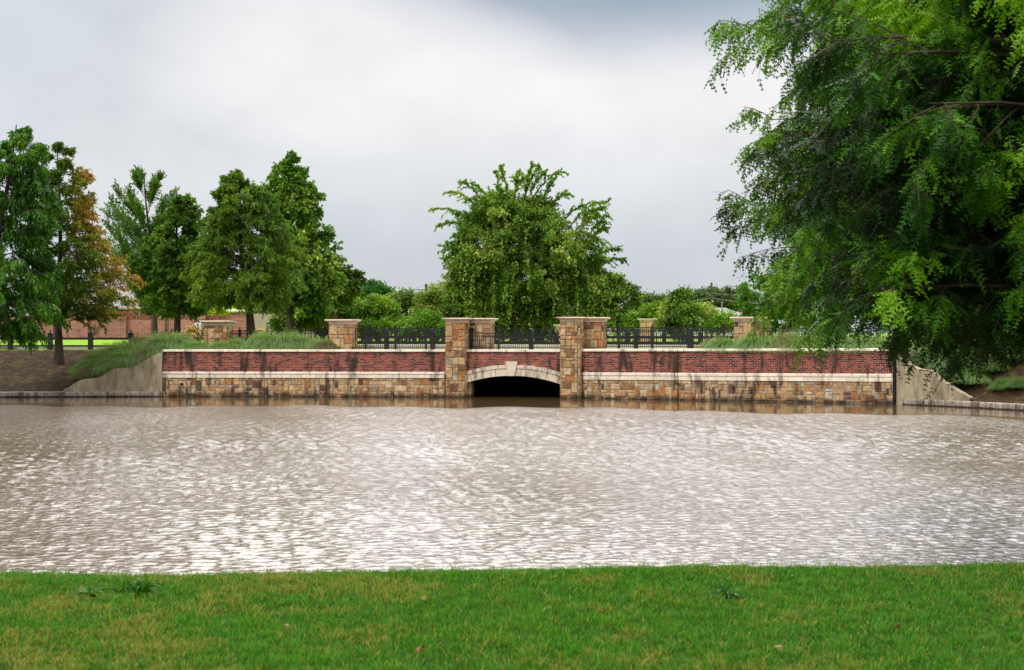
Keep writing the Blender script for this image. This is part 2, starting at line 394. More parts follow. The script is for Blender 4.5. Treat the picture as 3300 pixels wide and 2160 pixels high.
# ------------------------------------------------------------------ strips on the far deck: pavement, road
def strip(name, t0, t1, lift, x0, x1, mat, label, n=60):
    xs = np.linspace(x0, x1, n); tt = np.array([t0, (t0+t1)/2, t1]); X, T = np.meshgrid(xs, tt)
    V = np.stack([X, ys(X)+T, gz(X,T)+lift], -1).reshape(-1,3); I = np.arange(X.size).reshape(X.shape)
    Fq = np.stack([I[:-1,:-1], I[:-1,1:], I[1:,1:], I[1:,:-1]], -1).reshape(-1,4)
    return tag(build(name, V, Fq, mat, smooth=True), label, 'paving', kind='structure')
strip('pavement', 1.0, 4.6, .03, -9.5, 13.5, PAVE, 'pale concrete pavement behind the parapet fence')
strip('road', 6.6, 13.5, .03, -14.0, 20.0, ASPH, 'road crossing the bridge')
def kerb(x0, x1, t0, wdt, h, mat, name='kerb', label='low pale concrete kerb'):
    mb = MB(); xs = np.linspace(x0, x1, 40)
    for a, b in zip(xs[:-1], xs[1:]):
        P = []
        for x, tt in ((a,t0),(b,t0),(b,t0+wdt),(a,t0+wdt)): P.append((x, ys(x)+tt, gzxy(x, ys(x)+tt)))
        V = [(p[0],p[1],p[2]-.1) for p in P]+[(p[0],p[1],p[2]+h) for p in P]
        mb.add(V, [(4,5,6,7),(0,1,5,4),(2,3,7,6)])
    o = mb.build(name, mat); return tag(o, label, 'kerb', kind='structure')
kerb(-10, 19, 5.6, .9, .27, PAVE)
kerb(-26, -13.5, 8.3, .8, .14, PAVE, label='low pale concrete kerb before the bright lawn')
strip('pavement', 14.6, 18.0, .03, -14, 20, PAVE, 'pale far side pavement of the bridge road')
kerb(-10, 19, 14.0, .5, .2, PAVE, label='far side low pale concrete kerb')

# ------------------------------------------------------------------ masonry toolkit
class Seg:
    def __init__(s, p0, p1):
        s.p0 = np.array(p0, float); s.p1 = np.array(p1, float); d = s.p1-s.p0; s.L = float(np.hypot(*d)); s.U = d/s.L; s.N = np.array([s.U[1], -s.U[0]])
    def pt(s, u, out, z): p = s.p0+s.U*u+s.N*out; return (p[0], p[1], z)
    def u(s, px, out=0.0):
        a = s.p0+s.N*out; b = s.p1+s.N*out; x, y = lerp_line(px, tuple(a), tuple(b)); return float((np.array([x,y])-a)@s.U)
def panel(mb, seg, quads, cols, d0=0.0, d=.02, ch=.012, slope=0.0, out=0.0, jit=.0):
    """quads: list of 4 (u,z) corners ccw; raised unit with chamfer"""
    for q, c in zip(quads, cols):
        cu = sum(p[0] for p in q)/4; cz = sum(p[1] for p in q)/4
        dd = d+random.uniform(-jit, jit)
        V = [seg.pt(u, out+d0, z+slope*u) for u, z in q]
        for u, z in q:
            su = ch if u < cu else -ch; sz = ch if z < cz else -ch
            V.append(seg.pt(u+su, out+d0+dd, z+sz+slope*u))
        mb.add(V, [(4,5,6,7),(0,1,5,4),(1,2,6,5),(2,3,7,6),(3,0,4,7)], c)
STONEC = [((.46,.30,.155),5),((.54,.40,.235),6),((.50,.345,.20),5),((.44,.225,.09),2.4),((.40,.17,.065),1.1),((.25,.145,.09),2),((.17,.085,.055),.9),((.10,.085,.075),.8),((.50,.47,.40),.9),((.36,.31,.25),1.2),((.60,.46,.30),2.5)]
def stone_col():
    c = random.choices([s[0] for s in STONEC], [s[1] for s in STONEC])[0]; k = random.uniform(.85, 1.15)
    return (c[0]*k*1.12, c[1]*k*1.06, c[2]*k*.97)
def ashlar(u0, u1, z0, z1, cell=.135, gap=.012, big=1.0):
    nu = max(2, round((u1-u0)/cell)); nz_ = max(2, round((z1-z0)/cell))
    lu = np.linspace(u0, u1, nu+1); lz = np.linspace(z0, z1, nz_+1)
    lu[1:-1] += np.array([random.uniform(-.3,.3) for _ in range(nu-1)])*cell; lz[1:-1] += np.array([random.uniform(-.25,.25) for _ in range(nz_-1)])*cell
    used = np.zeros((nu, nz_), bool); qs = []; cs = []
    shapes = [((1,1),2),((2,1),4),((1,2),3),((2,2),5*big),((3,2),2.6*big),((2,3),1.6*big),((3,1),1.5),((4,2),.6*big)]
    for j in range(nz_):
        for i in range(nu):
            if used[i,j]: continue
            ok = [(sh, w_) for sh, w_ in shapes if i+sh[0] <= nu and j+sh[1] <= nz_ and not used[i:i+sh[0], j:j+sh[1]].any()]
            sh = random.choices([o[0] for o in ok], [o[1] for o in ok])[0]; used[i:i+sh[0], j:j+sh[1]] = True
            a, b, c, d = lu[i], lu[i+sh[0]], lz[j], lz[j+sh[1]]; g_ = gap/2; r = lambda: random.uniform(0, .016)
            qs.append([(a+g_+r(), c+g_+r()), (b-g_-r(), c+g_+r()), (b-g_-r(), d-g_-r()), (a+g_+r(), d-g_-r())]); cs.append(stone_col())
    return qs, cs
BRC = [((.29,.062,.040),6),((.22,.048,.034),5),((.35,.090,.058),3),((.06,.026,.028),3.6),((.12,.034,.03),2.5),((.36,.12,.08),.6)]
def bricks(u0, u1, z0, z1, n, bl=.197, arch=None):
    ch = (z1-z0)/n; qs = []; cs = []
    for j in range(n):
        a = u0-(bl/2 if j%2 else 0); zb, zt = z0+j*ch, z0+(j+1)*ch
        while a < u1:
            p, q = max(a, u0)+.006, min(a+bl, u1)-.006; a += bl
            if q-p < .02: continue
            l0, l1 = zb+.006, zb+.006
            if arch: l0 = max(l0, arch(p)+.004); l1 = max(l1, arch(q)+.004)
            if max(l0, l1) > zt-.015: continue
            qs.append([(p,l0),(q,l1),(q,zt-.006),(p,zt-.006)])
            c = random.choices([s[0] for s in BRC], [s[1] for s in BRC])[0]; k = random.uniform(.85,1.15); cs.append(tuple(v*k for v in c))
    return qs, cs
def slabs(seg, mb, u0, u1, z0, z1, depth, out, step, slope=0, off=0, ch=.02, gap=.006):
    a = u0-off
    while a < u1:
        p, q = max(a,u0), min(a+step,u1); a += step
        if q-p < .03: continue
        k = random.uniform(.9,1.08)
        O = seg.pt(p+gap/2, out, z0+slope*p); mb.obox(O, seg.U, -seg.N, q-p-gap, depth, z1-z0, (.80*k,.71*k,.59*k), slope, ch)

# ------------------------------------------------------------------ bridge walls
random.seed(11)
SL = Seg((-15.1,61.5), (-2.93,61.0)); SM = Seg((-2.93,61.0), (2.88,59.9)); SR = Seg((2.88,59.9), (14.7,54.9))
def retaining(seg, u0, u1, slope, label, zs, spout_px, weed=False):
    zst, zb1, zb2, zbr, zc = zs
    t = thing('retaining_wall', label, 'wall', seg.pt((u0+u1)/2, 0, 0)); off = np.array(t.location)
    mb = MB(); mb.obox(seg.pt(u0,-.0,-1), seg.U, -seg.N, u1-u0, .34, 1+zc-.03, (1,1,1)); 
    mb.V[0][4:8,2] += np.array([slope*u0, slope*u1, slope*u1, slope*u0]); mb.build('core', BMORTAR, t, off=off)
    mb = MB(); mb.obox(seg.pt(u0,.004,-1), seg.U, -seg.N, u1-u0, .02, 1+zst+slope*u0, (1,1,1), 0); mb.V[0][5:7,2] += slope*(u1-u0)
    mb2 = MB(); q, c = ashlar(u0, u1, -.45, zst); panel(mb2, seg, q, c, .006, .022, .014, slope, jit=.012)
    mb.build('mortar_bed', MORTAR, t, off=off); mb2.build('stone_base', STONE, t, off=off)
    mb = MB(); q, c = bricks(u0, u1, zb2, zbr, 12); panel(mb, seg, q, c, .0, .004, .002, slope); mb.build('brickwork', BRICK, t, off=off)
    mb = MB(); slabs(seg, mb, u0, u1, zst, zb1, .10, .055, .555, slope); slabs(seg, mb, u0, u1, zb1+.002, zb2, .12, .075, .555, slope, off=.27, ch=.03); mb.build('limestone_belt', LIME, t, off=off)
    mb = MB(); slabs(seg, mb, u0, u1, zbr, zc, .48, .07, .57, slope, ch=.025); mb.build('coping', LIME, t, off=off)
    for px, py in spout_px:
        u = seg.u(px); x, y, _ = seg.pt(u, 0, 0); z = zat(py, y)
        mb = MB(); mb.cyl(seg.pt(u,.0,z), seg.pt(u,.14,z-.01), .05, .055, 10); mb.build('drain_spout', BLACK, t, off=off)
    return t
retaining(SL, 0, SL.L+.05, 0.0, 'long brick and fieldstone retaining wall left of the arch', (.82,.985,1.08,1.945,2.035), [(587,1237)])
SR_S = .08/SR.L
tr_ = retaining(SR, -.05, SR.L, SR_S, 'long brick and fieldstone retaining wall right of the arch, streaked black', (.79,.97,1.09,1.975,2.075), [(2366,1250)])
# movement joint in the right wall
u = SR.u(2185); mb = MB(); mb.obox(SR.pt(u,.012,-.3), SR.U, SR.N, .018, .075, 2.35, (1,1,1)); mb.build('movement_joint', BLACK, tr_, off=np.array(tr_.location))
# end return of the left wall lower step of coping
mb = MB(); 

# arch bay
uA0, uA1 = SM.u(1497), SM.u(1806)
uc = SM.u(1650); xk, yk, _ = SM.pt(uc,0,0)
zin_c = zat(1211, yk); zin_e = zat(1238, yk); zout_c = zat(1176, yk)
half = (uA1-uA0)/2+.03; uc = (uA0+uA1)/2; rise = zin_c-zin_e
Rin = (half*half+rise*rise)/(2*rise); zcen = zin_c-Rin; thick = zout_c-zin_c; Rout = Rin+thick
arch_in = lambda u: zcen+math.sqrt(max(Rin**2-(u-uc)**2, 0)); arch_out = lambda u: zcen+math.sqrt(max(Rout**2-(u-uc)**2, 0))
tb = thing('arch_bay', 'brick spandrel with limestone arch and keystone over the dark water passage', 'bridge arch', SM.pt(uc,0,0)); off = np.array(tb.location)
mb = MB(); K = 24
for i in range(K):
    a = uA0-.1+(uA1-uA0+.2)*i/K; b = uA0-.1+(uA1-uA0+.2)*(i+1)/K
    za, zb = arch_in(a), arch_in(b); V = [SM.pt(a,0,za),SM.pt(b,0,zb),SM.pt(b,0,2.0),SM.pt(a,0,2.0),SM.pt(a,-.34,za),SM.pt(b,-.34,zb),SM.pt(b,-.34,2.0),SM.pt(a,-.34,2.0)]
    mb.add(V, [(0,1,2,3),(4,7,6,5),(0,4,5,1),(3,2,6,7)])
mb.build('core', BMORTAR, tb, off=off)
mb = MB(); q, c = bricks(uA0-.05, uA1+.05, 1.085, 1.95, 12, arch=arch_out); panel(mb, SM, q, c, 0, .004, .002); mb.build('brickwork', BRICK, tb, off=off)
mb = MB(); slabs(SM, mb, uA0-.05, uA1+.05, 1.95, 2.045, .48, .07, .57, ch=.025); mb.build('coping', LIME, tb, off=off)
# voussoirs in two rings
mb = MB(); half_a = math.asin(half/Rin)
def ring(r0, r1, n, a_off, out0, out1, ch):
    edges = [-half_a]+[x for x in np.arange(-half_a+a_off, half_a, 2*half_a/n)][(1 if a_off == 0 else 0):]+[half_a]
    for a, b in zip(edges[:-1], edges[1:]):
        if b-a < .004: continue
        g_ = .0016; k = random.uniform(.88,1.06)
        for s in range(2):
            aa = a+g_+(b-a-2*g_)*s/2; bb = a+g_+(b-a-2*g_)*(s+1)/2
            V = []
            for out in (out0, out1):
                for ang, r in ((aa,r0),(bb,r0),(bb,r1),(aa,r1)): V.append(SM.pt(uc+math.sin(ang)*r, out, zcen+math.cos(ang)*r))
            mb.add(V, [(4,5,6,7),(0,1,5,4),(2,3,7,6)]+([(3,0,4,7)] if s == 0 else [])+([(1,2,6,5)] if s else []), (.66*k,.57*k,.46*k))
ring(Rin, Rin+thick*.68, 8, .06, -.40, .075, 0); ring(Rin+thick*.69, Rout, 8, 0.0, -.1, .105, 0)
mb.build('arch_ring', LIME, tb, off=off)
mb = MB(); kz0, kz1 = zin_c-.01, zat(1165, yk); ku = SM.u(1650)-.01
V = []
for out in (-.1, .16):
    V += [SM.pt(ku-.13,out,kz0), SM.pt(ku+.13,out,kz0), SM.pt(ku+.27,out,kz1), SM.pt(ku-.27,out,kz1)]
mb.add(V, [(4,5,6,7),(0,1,5,4),(1,2,6,5),(2,3,7,6),(3,0,4,7)], (.66,.57,.46)); mb.build('keystone', LIME, tb, off=off)
# passage: vault and side walls running back under the road
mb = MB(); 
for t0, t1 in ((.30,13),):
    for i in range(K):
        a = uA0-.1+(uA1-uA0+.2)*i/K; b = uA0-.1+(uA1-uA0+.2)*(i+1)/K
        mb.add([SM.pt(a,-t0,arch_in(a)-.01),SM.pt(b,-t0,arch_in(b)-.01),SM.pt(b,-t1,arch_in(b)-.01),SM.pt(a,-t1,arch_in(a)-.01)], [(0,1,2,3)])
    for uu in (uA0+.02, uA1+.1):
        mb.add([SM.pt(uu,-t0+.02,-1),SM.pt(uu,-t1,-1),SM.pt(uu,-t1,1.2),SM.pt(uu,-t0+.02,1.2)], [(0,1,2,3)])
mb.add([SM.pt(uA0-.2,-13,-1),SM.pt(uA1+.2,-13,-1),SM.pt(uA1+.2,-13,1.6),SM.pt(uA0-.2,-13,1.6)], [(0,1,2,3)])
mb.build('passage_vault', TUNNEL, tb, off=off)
# jamb stones beside the left springing
mb = MB(); sj = Seg(SM.pt(uA0-.35,-.18,0)[:2], SM.pt(uA0+.27,-.18,0)[:2]); q, c = ashlar(0, sj.L, -.4, arch_in(uA0+.25)-.02, .14); panel(mb, sj, q, c, 0, .02, .012)
mb.obox(sj.pt(0,0,-.5), sj.U, -sj.N, sj.L, .5, .5+arch_in(uA0+.1)-.02, (.3,.22,.15)); mb.build('jamb', STONE, tb, off=off)

# ------------------------------------------------------------------ stone piers and pillars
CAPC = (.68,.54,.43)
def cap_mesh(mb, poly, z0, h, over):
    """rectilinear footprint (ccw, uv plane points as 2-D world), moulded profile"""
    prof = [(0,.0),(0.02,.10),(.05,.30),(.22,.46),(.50,.58),(.62,.62),(.62,.64),(.80,.66),(.95,.72),(1.0,.82),(.97,.92),(.86,1.0)]
    P = np.array(poly); n = len(P); rings = []
    for o, zf in prof:
        R_ = []
        for i in range(n):
            a, b, c = P[i-1], P[i], P[(i+1)%n]; d1 = (b-a)/np.linalg.norm(b-a); d2 = (c-b)/np.linalg.norm(c-b)
            n1 = np.array([d1[1],-d1[0]]); n2 = np.array([d2[1],-d2[0]]); q = b+(n1+n2)*(o*over+.015); R_.append((q[0],q[1],z0+zf*h))
        rings.append(R_)
    V = [p for r in rings for p in r]; Fs = []
    for k in range(len(rings)-1):
        for i in range(n): Fs.append((k*n+i, k*n+(i+1)%n, (k+1)*n+(i+1)%n, (k+1)*n+i))
    Fs.append(tuple(range((len(rings)-1)*n, len(rings)*n))); Fs.append(tuple(range(n))[::-1])
    mb.add(V, Fs, CAPC)
def shaft(t, poly, z0, z1, cell, name='shaft', off=None, big=1.0, faces=None):
    mb = MB(); P = np.array(poly); n = len(P); mb.add([(p[0],p[1],z0) for p in P]+[(p[0],p[1],z1) for p in P], [(i,(i+1)%n,n+(i+1)%n,n+i) for i in range(n)]+[tuple(range(n,2*n))], (.30,.23,.17))
    for i in range(n):
        if faces and i not in faces: continue
        s_ = Seg(P[i], P[(i+1)%n]); q, c = ashlar(.0, s_.L, z0, z1, cell, big=big)
        panel(mb, s_, q, c, .0, .025, .014, jit=.008)
    mb.build(name, STONE, t, off=off)
def rect(p, U, n_back, u0, u1, t0, t1):
    f = lambda u, t_: np.array(p[:2])+np.array(U)*u+np.array(n_back)*t_
    return [f(u0,t0), f(u1,t0), f(u1,t1), f(u0,t1)]
def pier(px0, px1, capy, label):
    out = .30; u0 = SM.u(px0, out); u1 = SM.u(px1, out); p = SM.pt(0, out, 0); nb_ = -SM.N
    x, y, _ = SM.pt(u0, out, 0); zt = zat(capy, y); zs_ = zat(capy+16, y)
    t = thing('stone_pier', label, 'pier', SM.pt((u0+u1)/2, out, 0)); off = np.array(t.location)
    wd = u1-u0
    shaft(t, rect(p, SM.U, nb_, u0, u1, 0, 1.0), -.5, zs_, .15, off=off)
    shaft(t, rect(p, SM.U, nb_, u0+.05, u0+wd+.87, 1.01, 2.0), 1.85, zs_, .15, 'rear_shaft', off=off, big=1.4)
    f = lambda u, q_: np.array(p[:2])+np.array(SM.U)*u+np.array(nb_)*q_
    L6 = [f(u0,0), f(u1,0), f(u1,1.0), f(u1+.87,1.0), f(u1+.87,2.0), f(u0,2.0)]
    mb = MB(); cap_mesh(mb, L6, zs_-.01, zt-zs_, .15); mb.build('cap', LIME, t, off=off)
    return t
pier(1437, 1498, 1024, 'tall fieldstone pier rising from the water left of the arch')
pier(1806, 1870, 1021, 'tall fieldstone pier rising from the water right of the arch')
def pillar(px0, px1, D, capy, basey, label, yaw=-8, caph=16, over=.16, cell=.17, group='stone pillars along the bridge fences', plain=False):
    x0, _, zt = W(px0, capy, D); x1, _, zs_ = W(px1, capy+caph, D); wd = (x1-x0)*.98
    zb = gzxy((x0+x1)/2, D+.5)-.1
    a = math.radians(yaw); U = (math.cos(a), math.sin(a)); nb_ = (-math.sin(a), math.cos(a))
    t = thing('stone_pillar', label, 'pillar', ((x0+x1)/2, D, zb), group); off = np.array(t.location)
    shaft(t, rect((x0,D), U, nb_, 0, wd, 0, wd), zb, zs_, cell, off=off, big=1.6)
    mb = MB(); cap_mesh(mb, rect((x0,D), U, nb_, 0, wd, 0, wd), zs_-.01, zt-zs_, over); mb.build('cap', LIME, t, off=off)
pillar(657, 733, 65.5, 1033, 1105, 'squat fieldstone pillar beside the rose bush and white utility box', -3)
pillar(1061, 1139, 62.5, 1029, 1127, 'fieldstone pillar at the left end of the tall picket fence', -4)
pillar(2366, 2450, 60.0, 1021, 1095, 'fieldstone pillar rising out of pale feathery grass on the right', -20)
pillar(1163, 1192, 87, 1043, 1110, 'small distant stone pillar seen over the picket fence left of the arch', -8, 9, .12, .2)
pillar(1790, 1822, 84, 1046, 1110, 'distant stone pillar mostly hidden behind the right arch pier', -8, 9, .12, .2)
pillar(2063, 2104, 80, 1027, 1110, 'distant buff stone pillar in front of the rounded flowering bush', -15, 9, .14, .3)
pillar(2449, 2480, 77, 1031, 1100, 'distant stone pillar peeping out right of the pillar in the grass', -20, 9, .12, .3)

# ------------------------------------------------------------------ wing walls and shore curbs
def wing(pts, label, zfoot, n2=(0,1)):
    pts = [np.array(p) for p in pts]; t = thing('wing_wall', label, 'wall', (pts[0][0], pts[0][1], 0)); off = np.array(t.location)
    d = pts[-1][:2]-pts[0][:2]; d /= np.linalg.norm(d); nb_ = np.array([-d[1], d[0]])
    if nb_[1] < 0: nb_ = -nb_
    # smooth resample
    P = np.array(pts); s = np.r_[0, np.cumsum(np.linalg.norm(np.diff(P,axis=0),axis=1))]; ss = np.linspace(0, s[-1], 90)
    Q = np.stack([np.interp(ss, s, P[:,k]) for k in range(3)], 1); ker = np.array([1,2,3,2,1.])/9; Qz = np.convolve(np.pad(Q[:,2],2,'edge'), ker, 'valid'); Q[:,2] = Qz
    mb = MB(); V = []; th = .26; c = .025
    for x,y,z in Q:
        for tt, zz_ in ((0,-.5),(0,z-c),(c,z),(th-c,z),(th,z-c),(th,-.5)): V.append((x+nb_[0]*tt, y+nb_[1]*tt, zz_))
    Fs = []
    for i in range(len(Q)-1):
        for k in range(5): Fs.append((i*6+k, (i+1)*6+k, (i+1)*6+k+1, i*6+k+1))
    Fs += [(0,1,2,3,4,5), tuple(range((len(Q)-1)*6, len(Q)*6))[::-1]]
    mb.add(V, Fs); mb.build('wall_face', STUCCO, t, off=off)
    return t
wing([(x,y-.02,z) for x,y,z in wl], 'beige concrete wing wall swooping down to the left under green grass', .2)
wing([(x,y,z) for x,y,z in wr], 'beige concrete wing wall swooping down to the right under the cypress', .2)
mb = MB(); mb.box((14.76,54.97,-.5),(14.90,55.3,2.0)); o = mb.build('wall_gap_shade', BLACK); tag(o, 'black box in place of the shade in the narrow gap between the right brick wall and its wing wall', 'wall joint')  # solid black box stands in for the shade inside the gap
def shore_curb(path, top, label):
    mb = MB(); P = np.array(path); 
    for a, b in zip(P[:-1], P[1:]):
        L_ = np.linalg.norm(b-a); n = max(1, int(round(L_/1.5)))
        for i in range(n):
            p = a+(b-a)*i/n; q = a+(b-a)*(i+1)/n; U = (q-p)/np.linalg.norm(q-p); nb_ = np.array([-U[1],U[0]]); Ls = np.linalg.norm(q-p)-.012
            prof = [(0,-.6),(0,top-.06),(.015,top-.02),(.05,top),(.30,top+.01),(.34,-.6)]
            V = [(p[0]+U[0]*e+nb_[0]*t_, p[1]+U[1]*e+nb_[1]*t_, z) for e in (0,Ls) for t_, z in prof]; m = len(prof)
            mb.add(V, [(k, m+k, m+k+1, k+1) for k in range(m-1)]+[tuple(range(m)), tuple(range(m,2*m))[::-1]])
    o = mb.build('shore_curb', CURB); return tag(o, label, 'kerb')
shore_curb([(-70,60.0-.3),(-21.9,60.9-.14),(-15.15,61.5-.14)], .225, 'pale stained concrete curb at the waterline on the left')
shore_curb([(14.98,54.55),(17.0,51.95),(18.1,50.0),(22,42.8),(28,35.8)], .235, 'rounded pinkish concrete curb at the waterline on the right')

# ------------------------------------------------------------------ picket fences
def picket_run(pts, zb, ht, post_px=None, posts=None, label='', cat='fence', group=None, name='picket_fence', gap=.088, ball=True, mat=None, zslope=0, pw=.042, pick=.0095):
    """pts: two 2-D end points; posts: list of u positions along the run"""
    mat = mat or BLACK
    s = Seg(*pts); t = thing(name, label, cat, (s.p0[0], s.p0[1], zb), group); off = np.array(t.location)
    us = [0]+list(posts)+[s.L]
    zf = lambda u: zb+zslope*u
    for u in posts:
        mb = MB(); O = s.pt(u-pw, -pw, zf(u)-.02); mb.obox(O, s.U, s.N, pw*2, pw*2, ht+.07, ch=.015)
        cpos = s.pt(u, 0, zf(u)+ht+.05); mb.obox(s.pt(u-pw*1.25,-pw*1.25,zf(u)+ht+.03), s.U, s.N, pw*2.5, pw*2.5, .025)
        po = mb.build('post', mat, t, off=off)
        mb = MB(); c = s.pt(u, 0, zf(u)+ht+.115); mb.ball(c, .042); mb.cyl(s.pt(u,0,zf(u)+ht+.05), s.pt(u,0,zf(u)+ht+.09), .018); 
        f = mb.build('finial', mat, None, smooth=True, off=off); f.parent = po
    for a, b in zip(us[:-1], us[1:]):
        if b-a < .1: continue
        mb = MB()
        for zr, h_ in ((ht-.03,.03),(ht-.15,.026),(.07,.028)):
            mb.obox(s.pt(a,-.014,zf(a)+zr), s.U, s.N, b-a, .028, h_, slope=zslope)
        n = max(1, int(round((b-a)/gap)))
        for i in range(1, n):
            u = a+(b-a)*i/n; mb.obox(s.pt(u-pick,-pick-.001,zf(u)+.03), s.U, s.N, pick*2, pick*2+.002, ht-.12+(.0 if i%2 else .0))
            mb.obox(s.pt(u-pick,-pick-.001,zf(u)+ht-.09), s.U, s.N, pick*2, pick*2+.002, .04)
        mb.build('picket_panel', mat, t, off=off)
    return t
def lp(px, D): return ((px-CX)/F*D, D)
# left flank, between the pillar and the left pier
a, b = lp(1139,62.9), lp(1437,62.2); s = Seg(a,b)
picket_run((a,b), zat(1126,62.6), (1126-1057)/F*62.6, posts=[s.u(1178), s.u(1275), s.u(1373)], label='black picket fence between the left pillar and the left arch pier', group='black picket fences of the bridge')
# over the arch
pA = SM.pt(uA0, -.08, 0)[:2]; pB = SM.pt(uA1, -.08, 0)[:2]; s = Seg(pA,pB)
picket_run((pA,pB), 2.05, (1124-1071)/F*60.6, posts=[s.u(1607), s.u(1715)], label='low black picket fence on the coping above the arch', group='black picket fences of the bridge', gap=.092)
# short return panel beside left pier
x, y, _ = SM.pt(uA0+.12, -.3, 0); b2 = SM.pt(uA0+.30, -1.0, 0)[:2]
picket_run(((x,y), b2), 2.05, .93, posts=[], label='short black picket return panel against the left arch pier', group='black picket fences of the bridge', gap=.07)
# right flank
s0 = SR.pt(SR.u(1950,-1.2), -1.2, 0)[:2]; s1 = SR.pt(SR.u(2366,-1.2), -1.2, 0)[:2]; s = Seg(s0,s1)
picket_run((s0,s1), zat(1123,60.2), (1123-1055)/F*59.5, posts=[s.u(1994), s.u(2102), s.u(2218), s.u(2333)], label='black picket fence between the right arch pier and the grass-footed pillar', group='black picket fences of the bridge')
s0 = SR.pt(SR.u(2452,-1.4), -1.4, 0)[:2]; s1 = SR.pt(SR.u(2860,-1.4), -1.4, 0)[:2]; s = Seg(s0,s1)
picket_run((s0,s1), zat(1119,57.5), (1117-1055)/F*57, posts=[s.u(2625), s.u(2780)], label='black picket fence behind the feathery grass under the big cypress', group='black picket fences of the bridge')
# far left, between first and second pillar
a, b = lp(735,66.1), lp(1061,63.3); s = Seg(a,b)
picket_run((a,b), 1.93, .93, posts=[s.u(773), s.u(861), s.u(950), s.u(1040)], label='black picket fence behind the rose bush between the two left pillars', group='black picket fences of the bridge')
# far side of the road
a, b = (-11.0, 78.5), (18.5, 72.0); s = Seg(a,b)
picket_run((a,b), 2.0, .98, posts=[1.4+i*2.0 for i in range(14)], label='distant black picket fence on the far side of the road', group='black picket fences of the bridge', gap=.10, pick=.007)

# ------------------------------------------------------------------ post and rail barriers
def rail_fence(posts, ztop, zbase, label, rails, pw=.10, group='black post and rail fences'):
    P = [np.array(p) for p in posts]; t = thing('rail_fence', label, 'fence', (P[0][0],P[0][1],zbase(0)), group); off = np.array(t.location)
    for i, p in enumerate(P):
        q = P[min(i+1, len(P)-1)] if i < len(P)-1 else P[i]+(P[i]-P[i-1]); U = (q-p)/np.linalg.norm(q-p); n_ = np.array([-U[1],U[0]])
        O = p-U*pw-n_*pw; mb = MB(); mb.obox((O[0],O[1],zbase(i)-.1), U, n_, 2*pw, 2*pw, ztop(i)-zbase(i)+.1-.02, ch=.02)
        O = p-U*(pw+.012)-n_*(pw+.012); mb.obox((O[0],O[1],ztop(i)-.03), U, n_, 2*pw+.024, 2*pw+.024, .03, ch=.01)
        po = mb.build('post', BLACK, t, off=off)
        mb = MB(); mb.ball((p[0],p[1],ztop(i)+.085), .05); mb.cyl((p[0],p[1],ztop(i)),(p[0],p[1],ztop(i)+.05),.028,.02); f = mb.build('finial', BLACK, None, smooth=True, off=off); f.parent = po
        if i < len(P)-1:
            L_ = np.linalg.norm(q-p)
            for f0, f1 in rails:
                z0 = zbase(i)+(ztop(i)-zbase(i))*f0; z0b = zbase(i+1)+(ztop(i+1)-zbase(i+1))*f0
                mb = MB(); O = p+U*pw-n_*.03; mb.obox((O[0],O[1],z0), U, n_, L_-2*pw, .06, (ztop(i)-zbase(i))*(f1-f0), slope=(z0b-z0)/L_); mb.build('rail', BLACK, t, off=off)
    return t
bp = [33,162,292,422,553,684,815]
pts_ = [lp(px, 69.0-(px-33)/800*1.0) for px in bp]
rail_fence([lp(-97,69.2)]+pts_, lambda i: 2.73+.04, lambda i: 1.86, 'black post and two-rail fence with ball caps in front of the mulch slope lawn', ((.24,.34),(.62,.74)))
bp2 = [1097,1246,1395,1550,1712,1880,2050,2228,2410,2600,2800]
Dp = [66.8-(px-1097)/1700*7.5 for px in bp2]
rail_fence([lp(px, d) for px, d in zip(bp2, Dp)], lambda i: zat(1068, Dp[i]), lambda i: 1.93, 'heavy black post and rail barrier on the near side of the bridge road', ((.34,.50),(.65,.77)), .09)
bp3 = list(np.arange(1105, 2900, 115)); Dp3 = [77.5-(px-1105)/1800*8 for px in bp3]
rail_fence([lp(px, d) for px, d in zip(bp3, Dp3)], lambda i: zat(1071, Dp3[i]), lambda i: 2.0, 'black post and rail barrier on the far side of the bridge road', ((.24,.36),(.58,.72)), .085)

# ------------------------------------------------------------------ foliage toolkit
def unit(v): return v/np.maximum(np.linalg.norm(v, axis=-1, keepdims=True), 1e-9)
def curve(S, T_, sag, K=5):
    t = np.linspace(0,1,K)[None,:,None]; P = S[:,None]+(T_-S)[:,None]*t
    L_ = np.linalg.norm(T_-S, axis=1)[:,None]; P[:,:,2] += np.asarray(sag).reshape(-1,1)*L_*(4*t[...,0]*(1-t[...,0])); return P
def spawn(P, n, t0, t1, ang0, ang1, up=0.0, flat=1.0):
    Nn, K = P.shape[:2]; idx = np.repeat(np.arange(Nn), n); t = t0+(t1-t0)*((np.tile(np.arange(n), Nn)+rng.random(Nn*n))/n)
    k = t*(K-1)*.9999; i = k.astype(int); f = (k-i)[:,None]; A = P[idx,i]; B = P[idx,i+1]; pos = A+(B-A)*f; tan = unit(B-A)
    r = rng.normal(size=pos.shape); r[:,2] *= flat; side = unit(r-(r*tan).sum(1,keepdims=True)*tan)
    ang = rng.uniform(ang0, ang1, len(pos))[:,None]; d = tan*np.cos(ang)+side*np.sin(ang); d[:,2] += up; return pos, unit(d), t, idx
